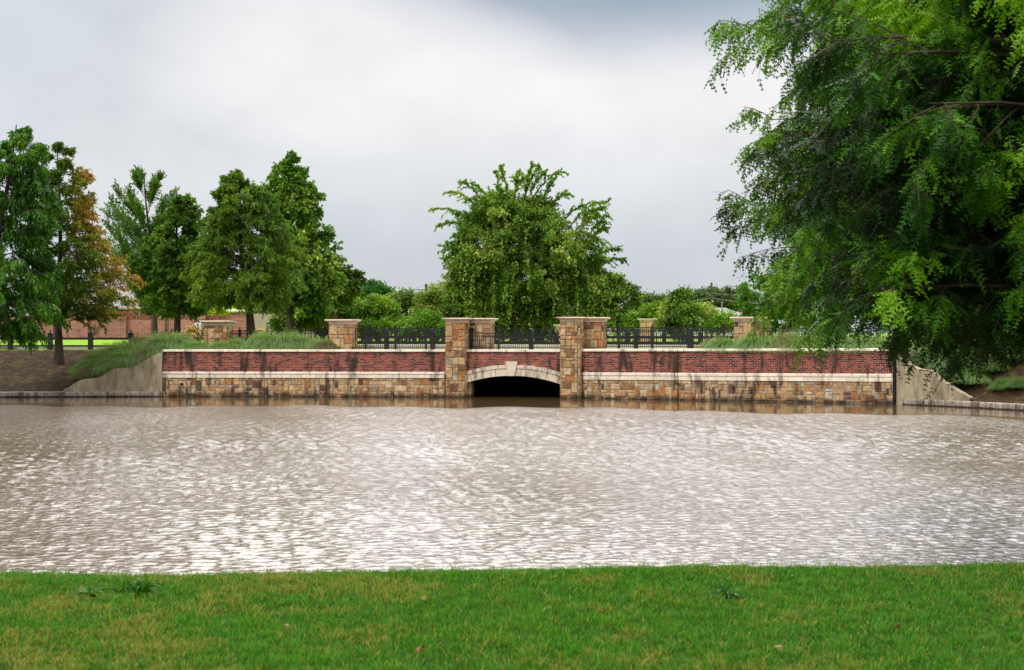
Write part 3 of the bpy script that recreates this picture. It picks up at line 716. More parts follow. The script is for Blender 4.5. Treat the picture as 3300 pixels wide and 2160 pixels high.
def tubes(P, r0, r1, sides=5):
    Nn, K = P.shape[:2]; tan = unit(np.gradient(P, axis=1)); ref = np.where(np.abs(tan[...,2:3]) > .9, np.array([1.,0,0]), np.array([0,0,1.]))
    u = unit(np.cross(tan, ref)); v = np.cross(tan, u); r = (np.asarray(r0).reshape(-1,1)+(np.asarray(r1).reshape(-1,1)-np.asarray(r0).reshape(-1,1))*np.linspace(0,1,K)[None])
    a = np.arange(sides)*2*math.pi/sides; V = P[:,:,None]+r[:,:,None,None]*(u[:,:,None]*np.cos(a)[None,None,:,None]+v[:,:,None]*np.sin(a)[None,None,:,None])
    I = np.arange(Nn*K*sides).reshape(Nn,K,sides); J = np.roll(I,-1,axis=2)
    Fq = np.stack([I[:,:-1],J[:,:-1],J[:,1:],I[:,1:]],-1).reshape(-1,4); return V.reshape(-1,3), Fq
def leaves(pos, d, ln, wd, fold=.0):
    n = len(pos); r = rng.normal(size=(n,3)); w_ = unit(np.cross(d, r)); ln = np.broadcast_to(np.asarray(ln, float), n)[:,None]; wd = np.broadcast_to(np.asarray(wd, float), n)[:,None]
    V = np.stack([pos, pos+d*ln*.45+w_*wd, pos+d*ln, pos+d*ln*.45-w_*wd], 1); V[:,2,2] -= fold*ln[:,0]
    return V.reshape(-1,3), np.arange(n*4).reshape(n,4)
def sprays(pos, d, ln, pairs=4, lw=.0045, wide=.26):
    """feathery cypress spray: a rib with paired narrow leaflets"""
    n = len(pos); r = rng.normal(size=(n,3)); r[:,2] = np.abs(r[:,2])+.8; w_ = unit(np.cross(d, r)); ln = np.broadcast_to(np.asarray(ln,float), n)[:,None]
    Vs = [np.stack([pos, pos+d*ln*.5+w_*lw*.6, pos+d*ln, pos+d*ln*.5-w_*lw*.6],1)]
    nn = unit(np.cross(d, w_))
    for k in range(pairs):
        f = (k+.35)/pairs; b = pos+d*ln*f; ll = ln*wide*(1.0-.55*f)
        for sgn in (-1,1):
            dd = unit(d*.75+w_*sgn+rng.normal(size=(n,3))*.18); p2 = unit(np.cross(dd, nn))*lw
            Vs.append(np.stack([b, b+dd*ll*.5+p2, b+dd*ll, b+dd*ll*.5-p2],1))
    V = np.stack(Vs,1).reshape(-1,3); m = len(V)//4; return V, np.arange(m*4).reshape(m,4), len(Vs)
def nz3(P, s, seed):
    """cheap smooth noise 0..1 on points"""
    r = np.random.default_rng(seed); out = 0
    for k in range(5):
        f = s*(1.0+.7*k); d = r.normal(size=3); d /= np.linalg.norm(d); ph = r.uniform(0,6.28); e = r.normal(size=3); e /= np.linalg.norm(e)
        out = out+np.sin(P@d*f+ph+1.3*np.sin(P@e*f*.8+ph*2))/(1+.5*k)
    return np.clip(.5+out/3.4, 0, 1)
def pal(P, cols, seed, s=1.2, jit=.26, per=4, w=None):
    """colour per vertex: palette chosen by smooth noise plus per-leaf jitter; per = verts per unit"""
    n = len(P); q = nz3(P, s, seed)*.62+rng.random(n)*.38
    q = q*(len(cols)-1)*.9999; i = q.astype(int); f = (q-i)[:,None]; C = np.array(cols); c = C[i]*(1-f)+C[np.minimum(i+1,len(cols)-1)]*f
    c = c*rng.uniform(1-jit, 1+jit, (n,1)); return np.repeat(c, per, axis=0)
def merge(parts):
    V = []; Fq = []; n = 0
    for v, f in parts: V.append(v); Fq.append(f+n); n += len(v)
    return np.concatenate(V), np.concatenate(Fq)

CYP = [(.020,.055,.008),(.035,.095,.012),(.05,.14,.016),(.085,.20,.022)]
CYPB = [(.03,.06,.012),(.05,.10,.018),(.085,.15,.03),(.13,.19,.045)]
def growth(cols, seed, s=1.1):
    # older shaded sprays dark, clusters of fresh growth bright
    def fn(Pq, per):
        q = np.clip((nz3(Pq, s, seed)-.5)*1.9+.55+(nz3(Pq, s*3.2, seed+7)-.5)*.9+rng.normal(0,.10,len(Pq)), 0, .999)*(len(cols)-1); i = q.astype(int); f = (q-i)[:,None]; C = np.array(cols)
        return np.repeat((C[i]*(1-f)+C[i+1]*f)*rng.uniform(.85,1.15,(len(Pq),1)), per, axis=0)
    return fn
def px_tree(name, label, cat, tpx, D, basepy, toppx, toppy, prof, cols, slope=.25, n1=60, n2=12, n3=8, n4=8, l2=.36, l3=.16, leaf=(.12,.02), sag1=.06, droop=-.35,
            trunk_r=.16, ang=(.5,1.1), kind='diamond', yoff=0, depth=.9, topfill=.0, seed=1, colfn=None, cut=.72, t2=.25, group=None, pairs=4, lw=.0045, sides=7, zbase=None, bare=.0):
    """tree whose crown fills the outline prof = [(py, px_left, px_right)] at distance D"""
    global rng; rng = np.random.default_rng(seed)
    bx, by, bz = W(tpx, basepy, D); 
    if zbase is not None: bz = zbase
    tx, _, tz = W(toppx, toppy, D)
    t = thing(name, label, cat, (bx, by, bz), group); O = np.array([bx,by,bz])
    K = 12; f = np.linspace(0,1,K); tr = np.stack([bx+(tx-bx)*f**1.3+.10*np.sin(f*7+seed)*(f>0)*f, by+0*f+.10*np.cos(f*6+seed*2)*f, bz-.15+(tz-bz+.15)*f],1)
    tp = lambda z: np.stack([np.interp(z, tr[:,2], tr[:,k]) for k in range(3)],-1)
    pz = np.array([zat(p[0], D) for p in prof]); cxs = np.array([((p[1]+p[2])/2-CX)/F*D for p in prof]); pl = np.array([(p[1]-CX)/F*D for p in prof]); pr = np.array([(p[2]-CX)/F*D for p in prof]); od = np.argsort(pz)
    ztop, zbot = pz.max(), pz.min()
    rad = (pr-pl)/2; wts = np.interp(np.linspace(zbot,ztop,200), pz[od], rad[od])+.25*rad.max(); cdf = np.cumsum(wts); cdf /= cdf[-1]
    q = (np.arange(n1)+rng.random(n1))/n1; zt = np.interp(q, cdf, np.linspace(zbot,ztop,200))
    az = np.arange(n1)*2.39996+rng.normal(0,.25,n1)
    R_ = np.interp(zt, pz[od], rad[od]); c_ = np.interp(zt, pz[od], cxs[od]); k = rng.uniform(cut, 1.0, n1)
    tip = np.stack([c_+R_*np.cos(az)*k, by+yoff*0+R_*np.sin(az)*k*depth, zt],1)
    hz = np.hypot(tip[:,0]-tp(zt)[:,0], tip[:,1]-by)
    zs_ = np.clip(zt-slope*hz, bz+.25*(zbot-bz)+.2, tz-.05*(tz-bz)); S = tp(zs_)
    P1 = curve(S, tip, sag1, 6); L1 = np.linalg.norm(tip-S, axis=1)
    pos, d, tt, idx = spawn(P1, n2, t2, 1.0, ang[0], ang[1], up=.05, flat=.45); l = L1[idx]*l2*(1.15-.65*tt)*rng.uniform(.7,1.2,len(pos))+.12
    P2 = curve(pos, pos+d*l[:,None]+np.array([0,0,1.])*(droop*.3*l)[:,None], .05, 4)
    pos, d, tt2, idx2 = spawn(P2, n3, .1, 1.0, .3, .95, up=droop*.35, flat=.7); l3_ = (l3*rng.uniform(.6,1.3,len(pos)))*(1.1-.4*tt2)+.03
    P3 = curve(pos, pos+d*l3_[:,None]+np.array([0,0,1.])*(droop*l3_)[:,None], .08, 3)
    pos, d, _, idx3 = spawn(P3, n4, .0, 1.0, .35, 1.15, up=droop*.5, flat=.8)
    trc = tubes(tr[None], trunk_r, .02, 10)
    trv = trc[0].reshape(K,10,3); c0 = tr[:,None]; flare = 1+.55*np.exp(-f*14)[:,None,None]; trv = c0+(trv-c0)*flare
    # taper the trunk more near the top
    parts = [(trv.reshape(-1,3), trc[1]), tubes(P1, np.clip(L1*.012+.008,.012,.07), .006, 5), tubes(P2, .006*np.ones(len(P2))+l*.006, .003, 3)]
    if kind == 'spray': parts.append(tubes(P3[::1], .004, .0015, 3))
    V, Fq = merge(parts); build('trunk', V-O, Fq, BARK, t, smooth=True)
    cv = colfn or (lambda Pq, per: pal(Pq, cols, seed, per=per))
    if kind == 'spray':
        V, Fq, m = sprays(pos, d, leaf[0]*rng.uniform(.6,1.35,len(pos)), pairs, lw); C = cv(pos, m*4)
    else:
        V, Fq = leaves(pos, d, leaf[0]*rng.uniform(.6,1.4,len(pos)), leaf[1]*rng.uniform(.7,1.3,len(pos)), .1); C = cv(pos, 4)
    build('crown', V-O, Fq, LEAF, t, col=C)
    return t

# --- left bank trees
GC1 = [(.012,.045,.006),(.022,.08,.009),(.04,.13,.012),(.08,.20,.02)]
px_tree('cypress_tree', 'dark green cypress cut off by the left edge with drooping foliage', 'tree', -55, 58, 1160, 55, 402,
        [(405,35,80),(450,-10,130),(520,-130,180),(600,-180,170),(680,-200,190),(760,-230,150),(850,-280,190),(930,-300,200),(1000,-280,200),(1070,-220,150)], GC1,
        slope=.15, n1=80, n2=14, n3=9, n4=9, droop=-.9, seed=3, leaf=(.14,.030), trunk_r=.22, l3=.26, group='cypresses on the far bank')
def orangefn(Pq, per):
    q = -.12+np.clip((Pq[:,0]+20.3)/3.2,0,1)*.95+(nz3(Pq,1.5,5)-.5)*.9+.0+np.clip((Pq[:,2]-6.0)/3,-.2,.4)*.35; q = np.clip(q+rng.normal(0,.08,len(Pq)),0,1)[:,None]
    g_ = np.array([.04,.095,.014]); y_ = np.array([.14,.155,.022]); o_ = np.array([.25,.13,.03])
    c = np.where(q < .5, g_+(y_-g_)*q*2, y_+(o_-y_)*(q-.5)*2)*rng.uniform(.75,1.25,(len(Pq),1)); return np.repeat(c, per, axis=0)
px_tree('cypress_tree', 'cypress turning orange and yellow on its right side, standing on the mulch slope', 'tree', 190, 63.8, 1166, 190, 468,
        [(470,165,215),(520,130,235),(560,110,280),(620,110,285),(680,100,320),(740,110,335),(800,110,365),(860,110,400),(910,100,425),(950,70,430),(990,90,410),(1035,130,330)], CYPB,
        slope=.10, n1=70, n2=13, n3=8, n4=9, droop=-.25, seed=4, colfn=orangefn, leaf=(.13,.028), trunk_r=.17, l3=.2, group='cypresses on the far bank', ang=(.4,.9))
EVG = [(.018,.055,.010),(.032,.085,.014),(.06,.14,.02),(.10,.19,.025)]
px_tree('elm_tree', 'open vase-shaped green tree with spiky upright twigs behind the orange cypress', 'tree', 500, 76, 1083, 470, 560,
        [(557,440,510),(600,390,540),(650,355,570),(700,330,560),(760,325,560),(830,360,600),(900,400,600),(960,440,580)], EVG,
        slope=1.15, n1=44, n2=12, n3=8, n4=8, droop=.5, seed=5, leaf=(.12,.035), trunk_r=.17, l3=.34, sag1=-.05, l2=.30, ang=(.15,.55), zbase=2.0)
px_tree('elm_tree', 'dense dark green tree with a low round crown left of the big cypress', 'tree', 570, 73, 1085, 575, 650,
        [(640,560,610),(700,545,650),(760,500,670),(820,440,680),(880,425,690),(940,440,695),(985,470,670),(1005,500,640)], EVG,
        slope=.45, n1=64, n2=12, n3=8, n4=8, droop=-.1, seed=6, leaf=(.14,.045), trunk_r=.19, l3=.22, zbase=2.0, colfn=None)
px_tree('cypress_tree', 'broad green cypress with layered boughs behind the left pillar', 'tree', 812, 70, 1085, 748, 552,
        [(552,738,762),(590,712,800),(630,690,880),(680,655,920),(730,660,935),(790,615,975),(850,600,985),(900,565,985),(930,585,985),(965,630,960),(985,690,900)],
        [(.022,.06,.009),(.05,.115,.014),(.085,.17,.020),(.14,.22,.035)], slope=.08, n1=88, n2=14, n3=9, n4=9, droop=-.35, seed=7, leaf=(.14,.030), trunk_r=.22, l3=.24, zbase=2.0, group='cypresses on the far bank')
px_tree('sycamore_tree', 'tall broad-leaved tree with leaf glints painted pale rising behind the big cypress', 'tree', 935, 82, 1080, 935, 508,
        [(508,915,950),(550,880,985),(600,860,1012),(650,850,1035),(720,860,1045),(780,880,1090),(840,900,1095),(880,900,1110),(930,900,1120),(970,880,1060),(1000,870,1000)],
        [(.022,.065,.012),(.042,.115,.018),(.075,.17,.025),(.26,.34,.12)], slope=.55, n1=80, n2=12, n3=7, n4=7, droop=-.2, seed=8, leaf=(.19,.07), trunk_r=.2, l3=.3, zbase=2.1)  # pale last tone paints the leaf glints into the colour
px_tree('sycamore_limb_tree', 'low spreading brownish-green tree reaching right above the hedge', 'tree', 1060, 84, 1080, 1100, 880,
        [(868,1090,1150),(890,1060,1168),(930,1040,1160),(965,1030,1120)], [(.025,.06,.012),(.05,.10,.018),(.09,.14,.03),(.15,.17,.05)], slope=.3, n1=26, n2=9, n3=6, n4=7, seed=9, leaf=(.18,.07), trunk_r=.1, l3=.3, zbase=2.1, sag1=.08)

# --- cluster shrubs: leaf clumps over noisy lobes
def shrub(name, label, cat, lobes, D, cols, n=9000, leaf=(.15,.058), seed=1, vines=0, group=None, depth=.75, clump=.30, stems=8, flower=None, fl=.06, vlen=(.5,1.6), zb=2.1, up=.0, fill=.3, fuzz=1.0, pit=.36):
    """lobes: [(px,py,rx,ry)] ellipses in photo pixels at distance D"""
    global rng; rng = np.random.default_rng(seed)
    E = []
    for i, lb in enumerate(lobes):
        cx_, cy_, rx, ry = lb[:4]; df = lb[4] if len(lb) > 4 else 1.0
        c = W(cx_, cy_, D); c[1] += rng.uniform(-.4,.4)*rx/F*D*.6+(1-df)*rx/F*D*.9; E.append((c, np.array([rx, rx*depth*df, ry])/F*D))
    bx = np.mean([e[0][0] for e in E]); base = np.array([bx, D, zb])
    t = thing(name, label, cat, base, group)
    vol = np.array([e[1][0]*e[1][2] for e in E]); cnt = rng.choice(len(E), size=max(16, int(n/40)), p=vol**.8/(vol**.8).sum())
    dirs = unit(rng.normal(size=(len(cnt),3))); C_ = np.array([E[i][0] for i in cnt]); R_ = np.array([E[i][1] for i in cnt])
    shell = np.where(rng.random(len(cnt)) < fill, rng.uniform(.3,.8,len(cnt)), rng.uniform(.82,1.06,len(cnt)))[:,None]
    cc = C_+dirs*R_*shell; cc += (unit(rng.normal(size=cc.shape))*clump*.5)
    inside = np.zeros(len(cc), bool)
    for c, r in E:
        inside |= ((((cc-c)/r)**2).sum(1) < .45)
    keep = ~inside | (rng.random(len(cc)) < .3); keep &= cc[:,2] > zb-.2; keep &= nz3(cc, 2.4, seed+11)+rng.normal(0,.06,len(cc)) > pit; cc = cc[keep]; dirs = dirs[keep]
    per = max(8, n//len(cc)); idx = np.repeat(np.arange(len(cc)), per)
    pos = cc[idx]+rng.normal(size=(len(idx),3))*clump*fuzz*np.array([.55,.55,.42]); pos[:,2] = np.maximum(pos[:,2], zb)
    d = unit(dirs[idx]*.8+rng.normal(size=pos.shape)*.8+np.array([0,0,up]))
    V, Fq = leaves(pos, d, leaf[0]*rng.uniform(.6,1.4,len(pos)), leaf[1]*rng.uniform(.7,1.3,len(pos)), .15); Cc = pal(pos, cols, seed, per=4, s=1.6)
    parts = [(V,Fq)]; cols_ = [Cc]
    if vines:
        j = rng.integers(0, len(cc), vines); S = cc[j]; ln = rng.uniform(vlen[0], vlen[1], vines); out = dirs[j].copy(); out[:,2] = 0; T_ = S+out*rng.uniform(.05,.4,(vines,1))*ln[:,None]; T_[:,2] -= ln; T_[:,2] = np.maximum(T_[:,2], zb+.1)
        Pv = curve(S, T_, .12, 6); p2, d2, _, _ = spawn(Pv, 26, 0, 1, .6, 1.4, up=-.3); p2 = p2+rng.normal(size=p2.shape)*.03
        V, Fq = leaves(p2, d2, leaf[0]*.9*rng.uniform(.6,1.3,len(p2)), leaf[1]*.9); parts.append((V,Fq)); cols_.append(pal(p2, cols[-3:], seed+1, per=4, s=1.0))
    if flower is not None:
        m = rng.random(len(pos)) < fl; m &= (nz3(pos, 1.1, seed+3) > .45); p3 = pos[m]+dirs[idx][m]*.06; V, Fq = leaves(p3, unit(rng.normal(size=p3.shape)), .09, .04); parts.append((V,Fq)); cols_.append(np.tile(np.array(flower), (len(V),1))*np.repeat(rng.uniform(.7,1.1,(len(p3),1)),4,axis=0))
    V, Fq = merge(parts); build('foliage', V-base, Fq, LEAF, t, col=np.concatenate(cols_))
    if stems:
        T_ = np.array([E[i%len(E)][0] for i in range(stems)])+rng.normal(size=(stems,3))*np.array([.3,.2,.15]); S = np.stack([bx+(T_[:,0]-bx)*.6+rng.uniform(-.2,.2,stems), np.full(stems, D)+rng.uniform(-.2,.2,stems), np.full(stems, zb-.1)],1)
        V, Fq = tubes(curve(S, T_, .03, 5), .05, .015, 5); build('stem', V-base, Fq, BARK, t, smooth=True)
    return t
VINE = [(.016,.038,.010),(.035,.085,.016),(.075,.155,.03),(.12,.22,.05),(.25,.29,.15)]
VINEG = [(.025,.07,.012),(.05,.13,.018),(.09,.19,.022),(.16,.24,.035)]
CREAM = (.46,.40,.26)
# hedge of vine-smothered shrubs left of the centre
hg = 'vine-covered shrubs behind the bridge'
shrub('vine_shrub','dark vine-covered shrub just right of the big cypress trunk','shrub',[(960,1010,55,50),(920,1040,40,30),(1000,1000,45,40)],86,[(.02,.05,.012),(.04,.09,.018),(.08,.14,.03),(.13,.18,.05)],9000,seed=20,group=hg,vines=20,flower=CREAM,fl=.04)
shrub('vine_shrub','olive-yellow shrub in the hedge between the dark shrub and the second pillar','shrub',[(1045,1010,45,48),(1030,1040,40,30)],88,[(.06,.07,.012),(.10,.12,.02),(.14,.16,.03)],6500,seed=21,group=hg)
shrub('vine_shrub','light green rambling shrub behind the second pillar','shrub',[(1110,1000,60,50),(1080,1040,50,30),(1150,1030,50,40)],90,VINEG,10000,seed=22,group=hg,vines=20,flower=CREAM,fl=.06)
shrub('vine_shrub','bright yellow-green shrub above the left picket fence','shrub',[(1215,1000,60,42),(1190,1035,55,38),(1245,1040,50,30)],89,VINEG,11000,seed=23,group=hg,vines=16,flower=CREAM,fl=.04)
shrub('vine_shrub','tallest shrub of the hedge with a domed top behind the picket fence','shrub',[(1300,985,52,44),(1310,1030,60,45),(1275,1020,40,40)],92,[(.03,.07,.012),(.055,.12,.018),(.10,.18,.025),(.17,.22,.05)],11000,seed=24,group=hg,vines=20,flower=CREAM,fl=.06)
shrub('vine_shrub','cream-flowered vine tangle left of the big vine-draped tree','shrub',[(1380,985,50,42),(1420,960,40,40),(1400,1020,60,50),(1440,1010,50,50)],91,VINE,14000,seed=25,group=hg,vines=30,flower=CREAM,fl=.22)
shrub('vine_shrub','low fresh green bush in front of the hedge left of the left arch pier','shrub',[(1370,1045,52,34),(1335,1058,35,20),(1410,1055,35,24)],86,[(.03,.09,.014),(.06,.15,.02),(.10,.21,.03)],7000,seed=26,group=hg,up=.4)
shrub('vine_shrub','low yellow-green weeds at the foot of the hedge beside the small pillar','shrub',[(1230,1062,60,18),(1290,1060,50,18),(1180,1064,40,15)],85,VINEG,5000,seed=27,group=hg,up=.5)
# centre tree, smothered in vines
shrub('vine_draped_tree','big domed tree smothered in hanging vines behind the arch, tallest in the middle','tree',
      [(1640,770,165,130),(1560,860,110,140),(1730,830,150,130),(1850,850,95,90),(1520,960,85,95),(1660,960,200,110,.55),(1860,960,130,100,.7),(1990,985,72,85),(1930,930,70,60),(1470,1020,45,45),(1760,1010,250,60,.5),(1560,1015,125,60,.7),(1710,1030,140,50,.7),(1610,700,80,65),(1720,700,70,60)],
      88, VINE, 150000, leaf=(.17,.07), seed=30, vines=620, depth=.8, clump=.30, stems=14, flower=CREAM, fl=.09, vlen=(.8,3.0), pit=.24, fill=.36)
# arching leafy shoots out of its top
def shoots(parent, tips, D, cols, seed, spread=1.4):
    global rng; rng = np.random.default_rng(seed); O = np.array(parent.location)
    S = []; T_ = []
    for (sx, sy, tx, ty) in tips:
        S.append(W(sx, sy, D)+np.array([0, rng.uniform(-1,1), 0])); T_.append(W(tx, ty, D)+np.array([0, rng.uniform(-1.4,1.4), 0]))
    S = np.array(S); T_ = np.array(T_); P1 = curve(S, T_, .16, 7); L1 = np.linalg.norm(T_-S,axis=1)
    pos, d, tt, idx = spawn(P1, 15, .12, .98, .35, 1.0, up=.1, flat=.8); l = rng.uniform(.25,.95,len(pos))*(1.2-.6*tt)
    P2 = curve(pos, pos+d*l[:,None]-np.array([0,0,.25])*l[:,None], .1, 5)
    pos, d, _, _ = spawn(P2, 22, .0, 1, .5, 1.3, up=-.15); p1, d1, _, _ = spawn(P1, 70, .1, 1, .5, 1.3)
    pos = np.concatenate([pos,p1]); d = np.concatenate([d,d1]); V, Fq = leaves(pos, d, .15*rng.uniform(.6,1.3,len(pos)), .05*rng.uniform(.7,1.3,len(pos)))
    build('crown', V-O, Fq, LEAF, parent, col=pal(pos, cols, seed, per=4))
    V, Fq = merge([tubes(P1,.045,.01,5), tubes(P2,.01,.004,3)]); build('branch', V-O, Fq, BARK, parent, smooth=True)
ct = [o for o in bpy.data.objects if o.name == 'vine_draped_tree'][0]
_r = random.Random(4); _t = []
for _i in range(10):
    a = _r.uniform(.05, math.pi-.05); ex = 1715+(245 if math.cos(a) > 0 else 225)*math.cos(a); ey = 900-270*math.sin(a)**.8; l = _r.uniform(25, 80)
    _t.append((ex-20*math.cos(a), ey+30*math.sin(a), ex+l*math.cos(a)*1.1, ey-l*math.sin(a)+_r.uniform(-5,30)))
shoots(ct, _t+[(1560,740,1385,678),(1540,760,1405,725),(1560,700,1440,612),(1570,680,1478,590),(1590,680,1535,598),(1610,660,1600,550),(1640,650,1612,545),(1660,640,1665,560),(1690,640,1720,527),(1700,650,1760,555),(1710,650,1820,556),
            (1740,680,1780,590),(1760,700,1834,632),(1800,740,1895,655),(1830,740,1960,650),(1840,760,1966,700),(1850,780,1925,690),(1550,800,1460,760),(1520,840,1432,838),(1900,860,2000,800),(1910,880,2020,835),(1650,640,1690,575),(1600,700,1500,640),(1560,760,1470,690),(1880,760,1945,790),(1690,640,1740,540)], 88, [(.03,.09,.012),(.06,.15,.018),(.10,.20,.024),(.18,.26,.05)], 31)
# right of the centre
shrub('vine_shrub','green leafy shrub between the vine-draped tree and the buff distant pillar','shrub',[(2085,1020,45,38),(2120,1015,40,34),(2060,1045,40,30),(2150,1045,40,25)],84,VINEG,8000,seed=40,group=hg,up=.3)
shrub('vine_shrub','rounded olive flowering bush right of the buff distant pillar','shrub',[(2200,1005,70,55),(2230,1020,70,50),(2180,1030,60,45),(2205,975,40,32),(2250,1018,24,32)],82,VINE,17000,seed=41,group=hg,vines=30,flower=CREAM,fl=.12)
shrub('vine_shrub','small bright sapling in front of the grey roof, left of the grass-footed pillar','shrub',[(2330,1052,34,18),(2348,1040,16,20),(2300,1058,26,14)],80,[(.04,.10,.014),(.08,.18,.02),(.13,.26,.03)],3800,seed=42,group=hg,up=.5)
shrub('broadleaf_tree','dark green tree seen through the tips of the big right cypress','tree',[(2450,960,65,75),(2500,1000,80,60),(2430,1020,55,50),(2560,1010,80,60),(2640,990,80,70)],84,[(.012,.05,.01),(.025,.09,.014),(.045,.14,.02),(.08,.22,.03)],15000,leaf=(.17,.08),seed=43)
# distant trees
FAR = [(.030,.06,.030),(.05,.09,.045),(.075,.12,.06)]
shrub('far_tree','distant dark green tree above the hedge left of the utility pole','tree',[(1205,950,45,30),(1180,962,45,25),(1235,958,35,22)],150,[(.015,.06,.025),(.03,.10,.035),(.05,.14,.05)],8000,leaf=(.3,.09),seed=50,clump=.5,group='distant trees',up=.8)
shrub('far_tree','distant grey-green tree low behind the wires right of the vine-draped tree','tree',[(2090,985,40,18),(2120,975,30,18),(2060,990,30,14)],230,FAR,6000,leaf=(.45,.16),seed=51,clump=.8,group='distant trees')
shrub('far_tree','distant grey-green tree behind the grey roof and pole','tree',[(2290,965,48,26),(2340,970,55,28),(2250,975,40,22),(2390,975,40,24)],230,FAR,11000,leaf=(.5,.18),seed=52,clump=.8,group='distant trees')
shrub('far_tree','distant tree filling the gap behind the left boundary wall','tree',[(650,990,120,40),(480,1000,140,40),(800,1000,100,40)],135,[(.02,.06,.015),(.04,.10,.02),(.07,.15,.03)],11000,leaf=(.35,.14),seed=53,clump=.6,group='distant trees')
shrub('garden_shrub','sunny yellow-green shrub behind the brick boundary wall end','shrub',[(720,1005,30,14),(700,1010,20,10)],121,[(.10,.18,.015),(.20,.28,.03),(.28,.30,.05)],2600,leaf=(.16,.07),seed=54,zb=4.0,stems=4,up=.5)
# far right bank trees hidden behind the big cypress, they darken the water's reflection
shrub('broadleaf_tree','tall dark tree on the far right bank behind the big cypress','tree',[(3050,900,170,190),(3180,780,190,260),(3330,860,190,230),(3250,980,220,120)],72,[(.010,.035,.008),(.02,.06,.012),(.035,.09,.018)],26000,leaf=(.22,.10),seed=55,zb=1.9,clump=.5)

# ------------------------------------------------------------------ near cypresses hanging in from the right
NEAR = [(.005,.024,.003),(.009,.045,.004),(.026,.100,.006),(.070,.20,.008),(.11,.26,.012)]
NEARB = [(.008,.026,.005),(.014,.045,.007),(.036,.10,.007),(.075,.18,.012)]
px_tree('cypress_tree','finer-leaved darker cypress at the back of the right bank, its tips reaching furthest left','tree',3640,19,1500,3300,-700,
        [(-600,3000,3700),(-300,2700,3900),(-100,2450,3950),(40,2350,3960),(150,2400,4000),(250,2400,4000),(360,2440,4050),(480,2400,4050),(560,2320,4080),(650,2270,4080),(720,2320,4080),(800,2380,4080),(860,2350,4050),(910,2460,4050),(960,2580,4000),(1020,2700,3900)],
        NEARB, slope=.12, n1=120, n2=20, n3=13, n4=6, droop=-.75, seed=60, kind='spray', leaf=(.165,.01), trunk_r=.26, l3=.26, l2=.25, sag1=.05, cut=.68, t2=.25, zbase=.35, pairs=3, lw=.0135, colfn=growth(NEARB, 60), group='near cypresses on the right')
px_tree('cypress_tree','bright green large-leaved cypress nearest the camera, hanging over the right side','tree',4080,13.5,1600,3900,-1300,
        [(-1200,3500,4300),(-700,3000,4700),(-300,2680,4900),(-60,2560,4900),(60,2600,4900),(170,2540,4900),(260,2640,4900),(360,2520,4900),(440,2560,4900),(560,2520,4900),(650,2680,4900),(760,2700,4900),(850,2680,4900),(910,2640,4900),(960,2720,4900),(1000,2860,4800)],
        NEAR, slope=.12, n1=140, n2=20, n3=10, n4=6, droop=-.6, seed=61, kind='spray', leaf=(.20,.01), trunk_r=.28, l3=.23, l2=.24, sag1=.06, cut=.74, t2=.25, zbase=.9, pairs=5, lw=.008, colfn=growth(NEAR, 61), group='near cypresses on the right')

# ------------------------------------------------------------------ feather grass clumps
def clump_mesh(seed, n, R, H, cols, wid=.006, lean=(0,0), dead=.12):
    r = np.random.default_rng(seed); K = 5; t = np.linspace(0,1,K)[None,:]
    az = r.uniform(0,2*math.pi,n)[:,None]; reach = R*np.sqrt(r.uniform(.03,1,n))[:,None]; hh = H*r.uniform(.55,1.1,n)[:,None]*(1.1-.35*reach/R)
    b = R*.16*np.sqrt(r.random(n))[:,None]; rr = b+reach*(t**1.25); z = hh*(1.9*t-t*t*(.9+.95*(reach/R)))
    wv = r.normal(0,.05,(n,1))*t
    x = rr*np.cos(az+wv)+lean[0]*H*t*t; y = rr*np.sin(az+wv)+lean[1]*H*t*t
    P = np.stack([x,y,np.maximum(z,.0)],-1); tan = unit(np.gradient(P,axis=1)); w_ = unit(np.cross(tan, np.array([0,0,1.])+r.normal(0,.5,(n,1,3))))*(wid*(1.05-t)[...,None])
    V = np.stack([P-w_,P+w_],2); I = np.arange(n*K*2).reshape(n,K,2)
    Fq = np.stack([I[:,:-1,0],I[:,:-1,1],I[:,1:,1],I[:,1:,0]],-1).reshape(-1,4)
    C = np.array(cols); q = r.random(n)*(len(C)-1)*.999; i = q.astype(int); f = (q-i)[:,None]; c = C[i]*(1-f)+C[i+1]*f
    dd = r.random(n) < dead; c[dd] = np.array([.14,.155,.11])*r.uniform(.6,1.2,(dd.sum(),1)); 
    return V.reshape(-1,3), Fq, np.repeat(c, K*2, axis=0)
GREEN = [(.055,.115,.055),(.10,.20,.095),(.17,.29,.16)]
TAN = [(.07,.12,.06),(.14,.17,.11),(.20,.19,.14)]
DARKG = [(.018,.06,.016),(.04,.11,.026),(.08,.17,.045)]
BROWN = [(.035,.045,.03),(.075,.09,.065),(.12,.135,.10)]
PROTO = {}
def clump(kind, x, y, R, label, group, z=None, lean=0):
    if kind not in PROTO:
        cols, seed = {'green':(GREEN,1),'green2':(GREEN,2),'tan':(TAN,3),'dark':(DARKG,4),'dark2':(DARKG,5),'brown':(BROWN,6)}[kind]
        V, Fq, C = clump_mesh(seed, 2600, 1.0, .95, cols, wid=.011, lean=(.25 if seed%2 else -.2, 0), dead=.5 if kind in ('tan','brown') else .1)
        PROTO[kind] = build('grass_clump', V, Fq, LEAF, col=C); o = PROTO[kind]
    else:
        o = PROTO[kind].copy(); COL.objects.link(o)
    o.location = (x, y, (gzxy(x, y) if z is None else z)-.03); R *= 1.25; o.scale = (R, R, R*random.uniform(.9,1.15)); o.rotation_euler = (0,0,random.uniform(-.6,.6))
    tag(o, label, 'ornamental grass', group); return o
random.seed(5)
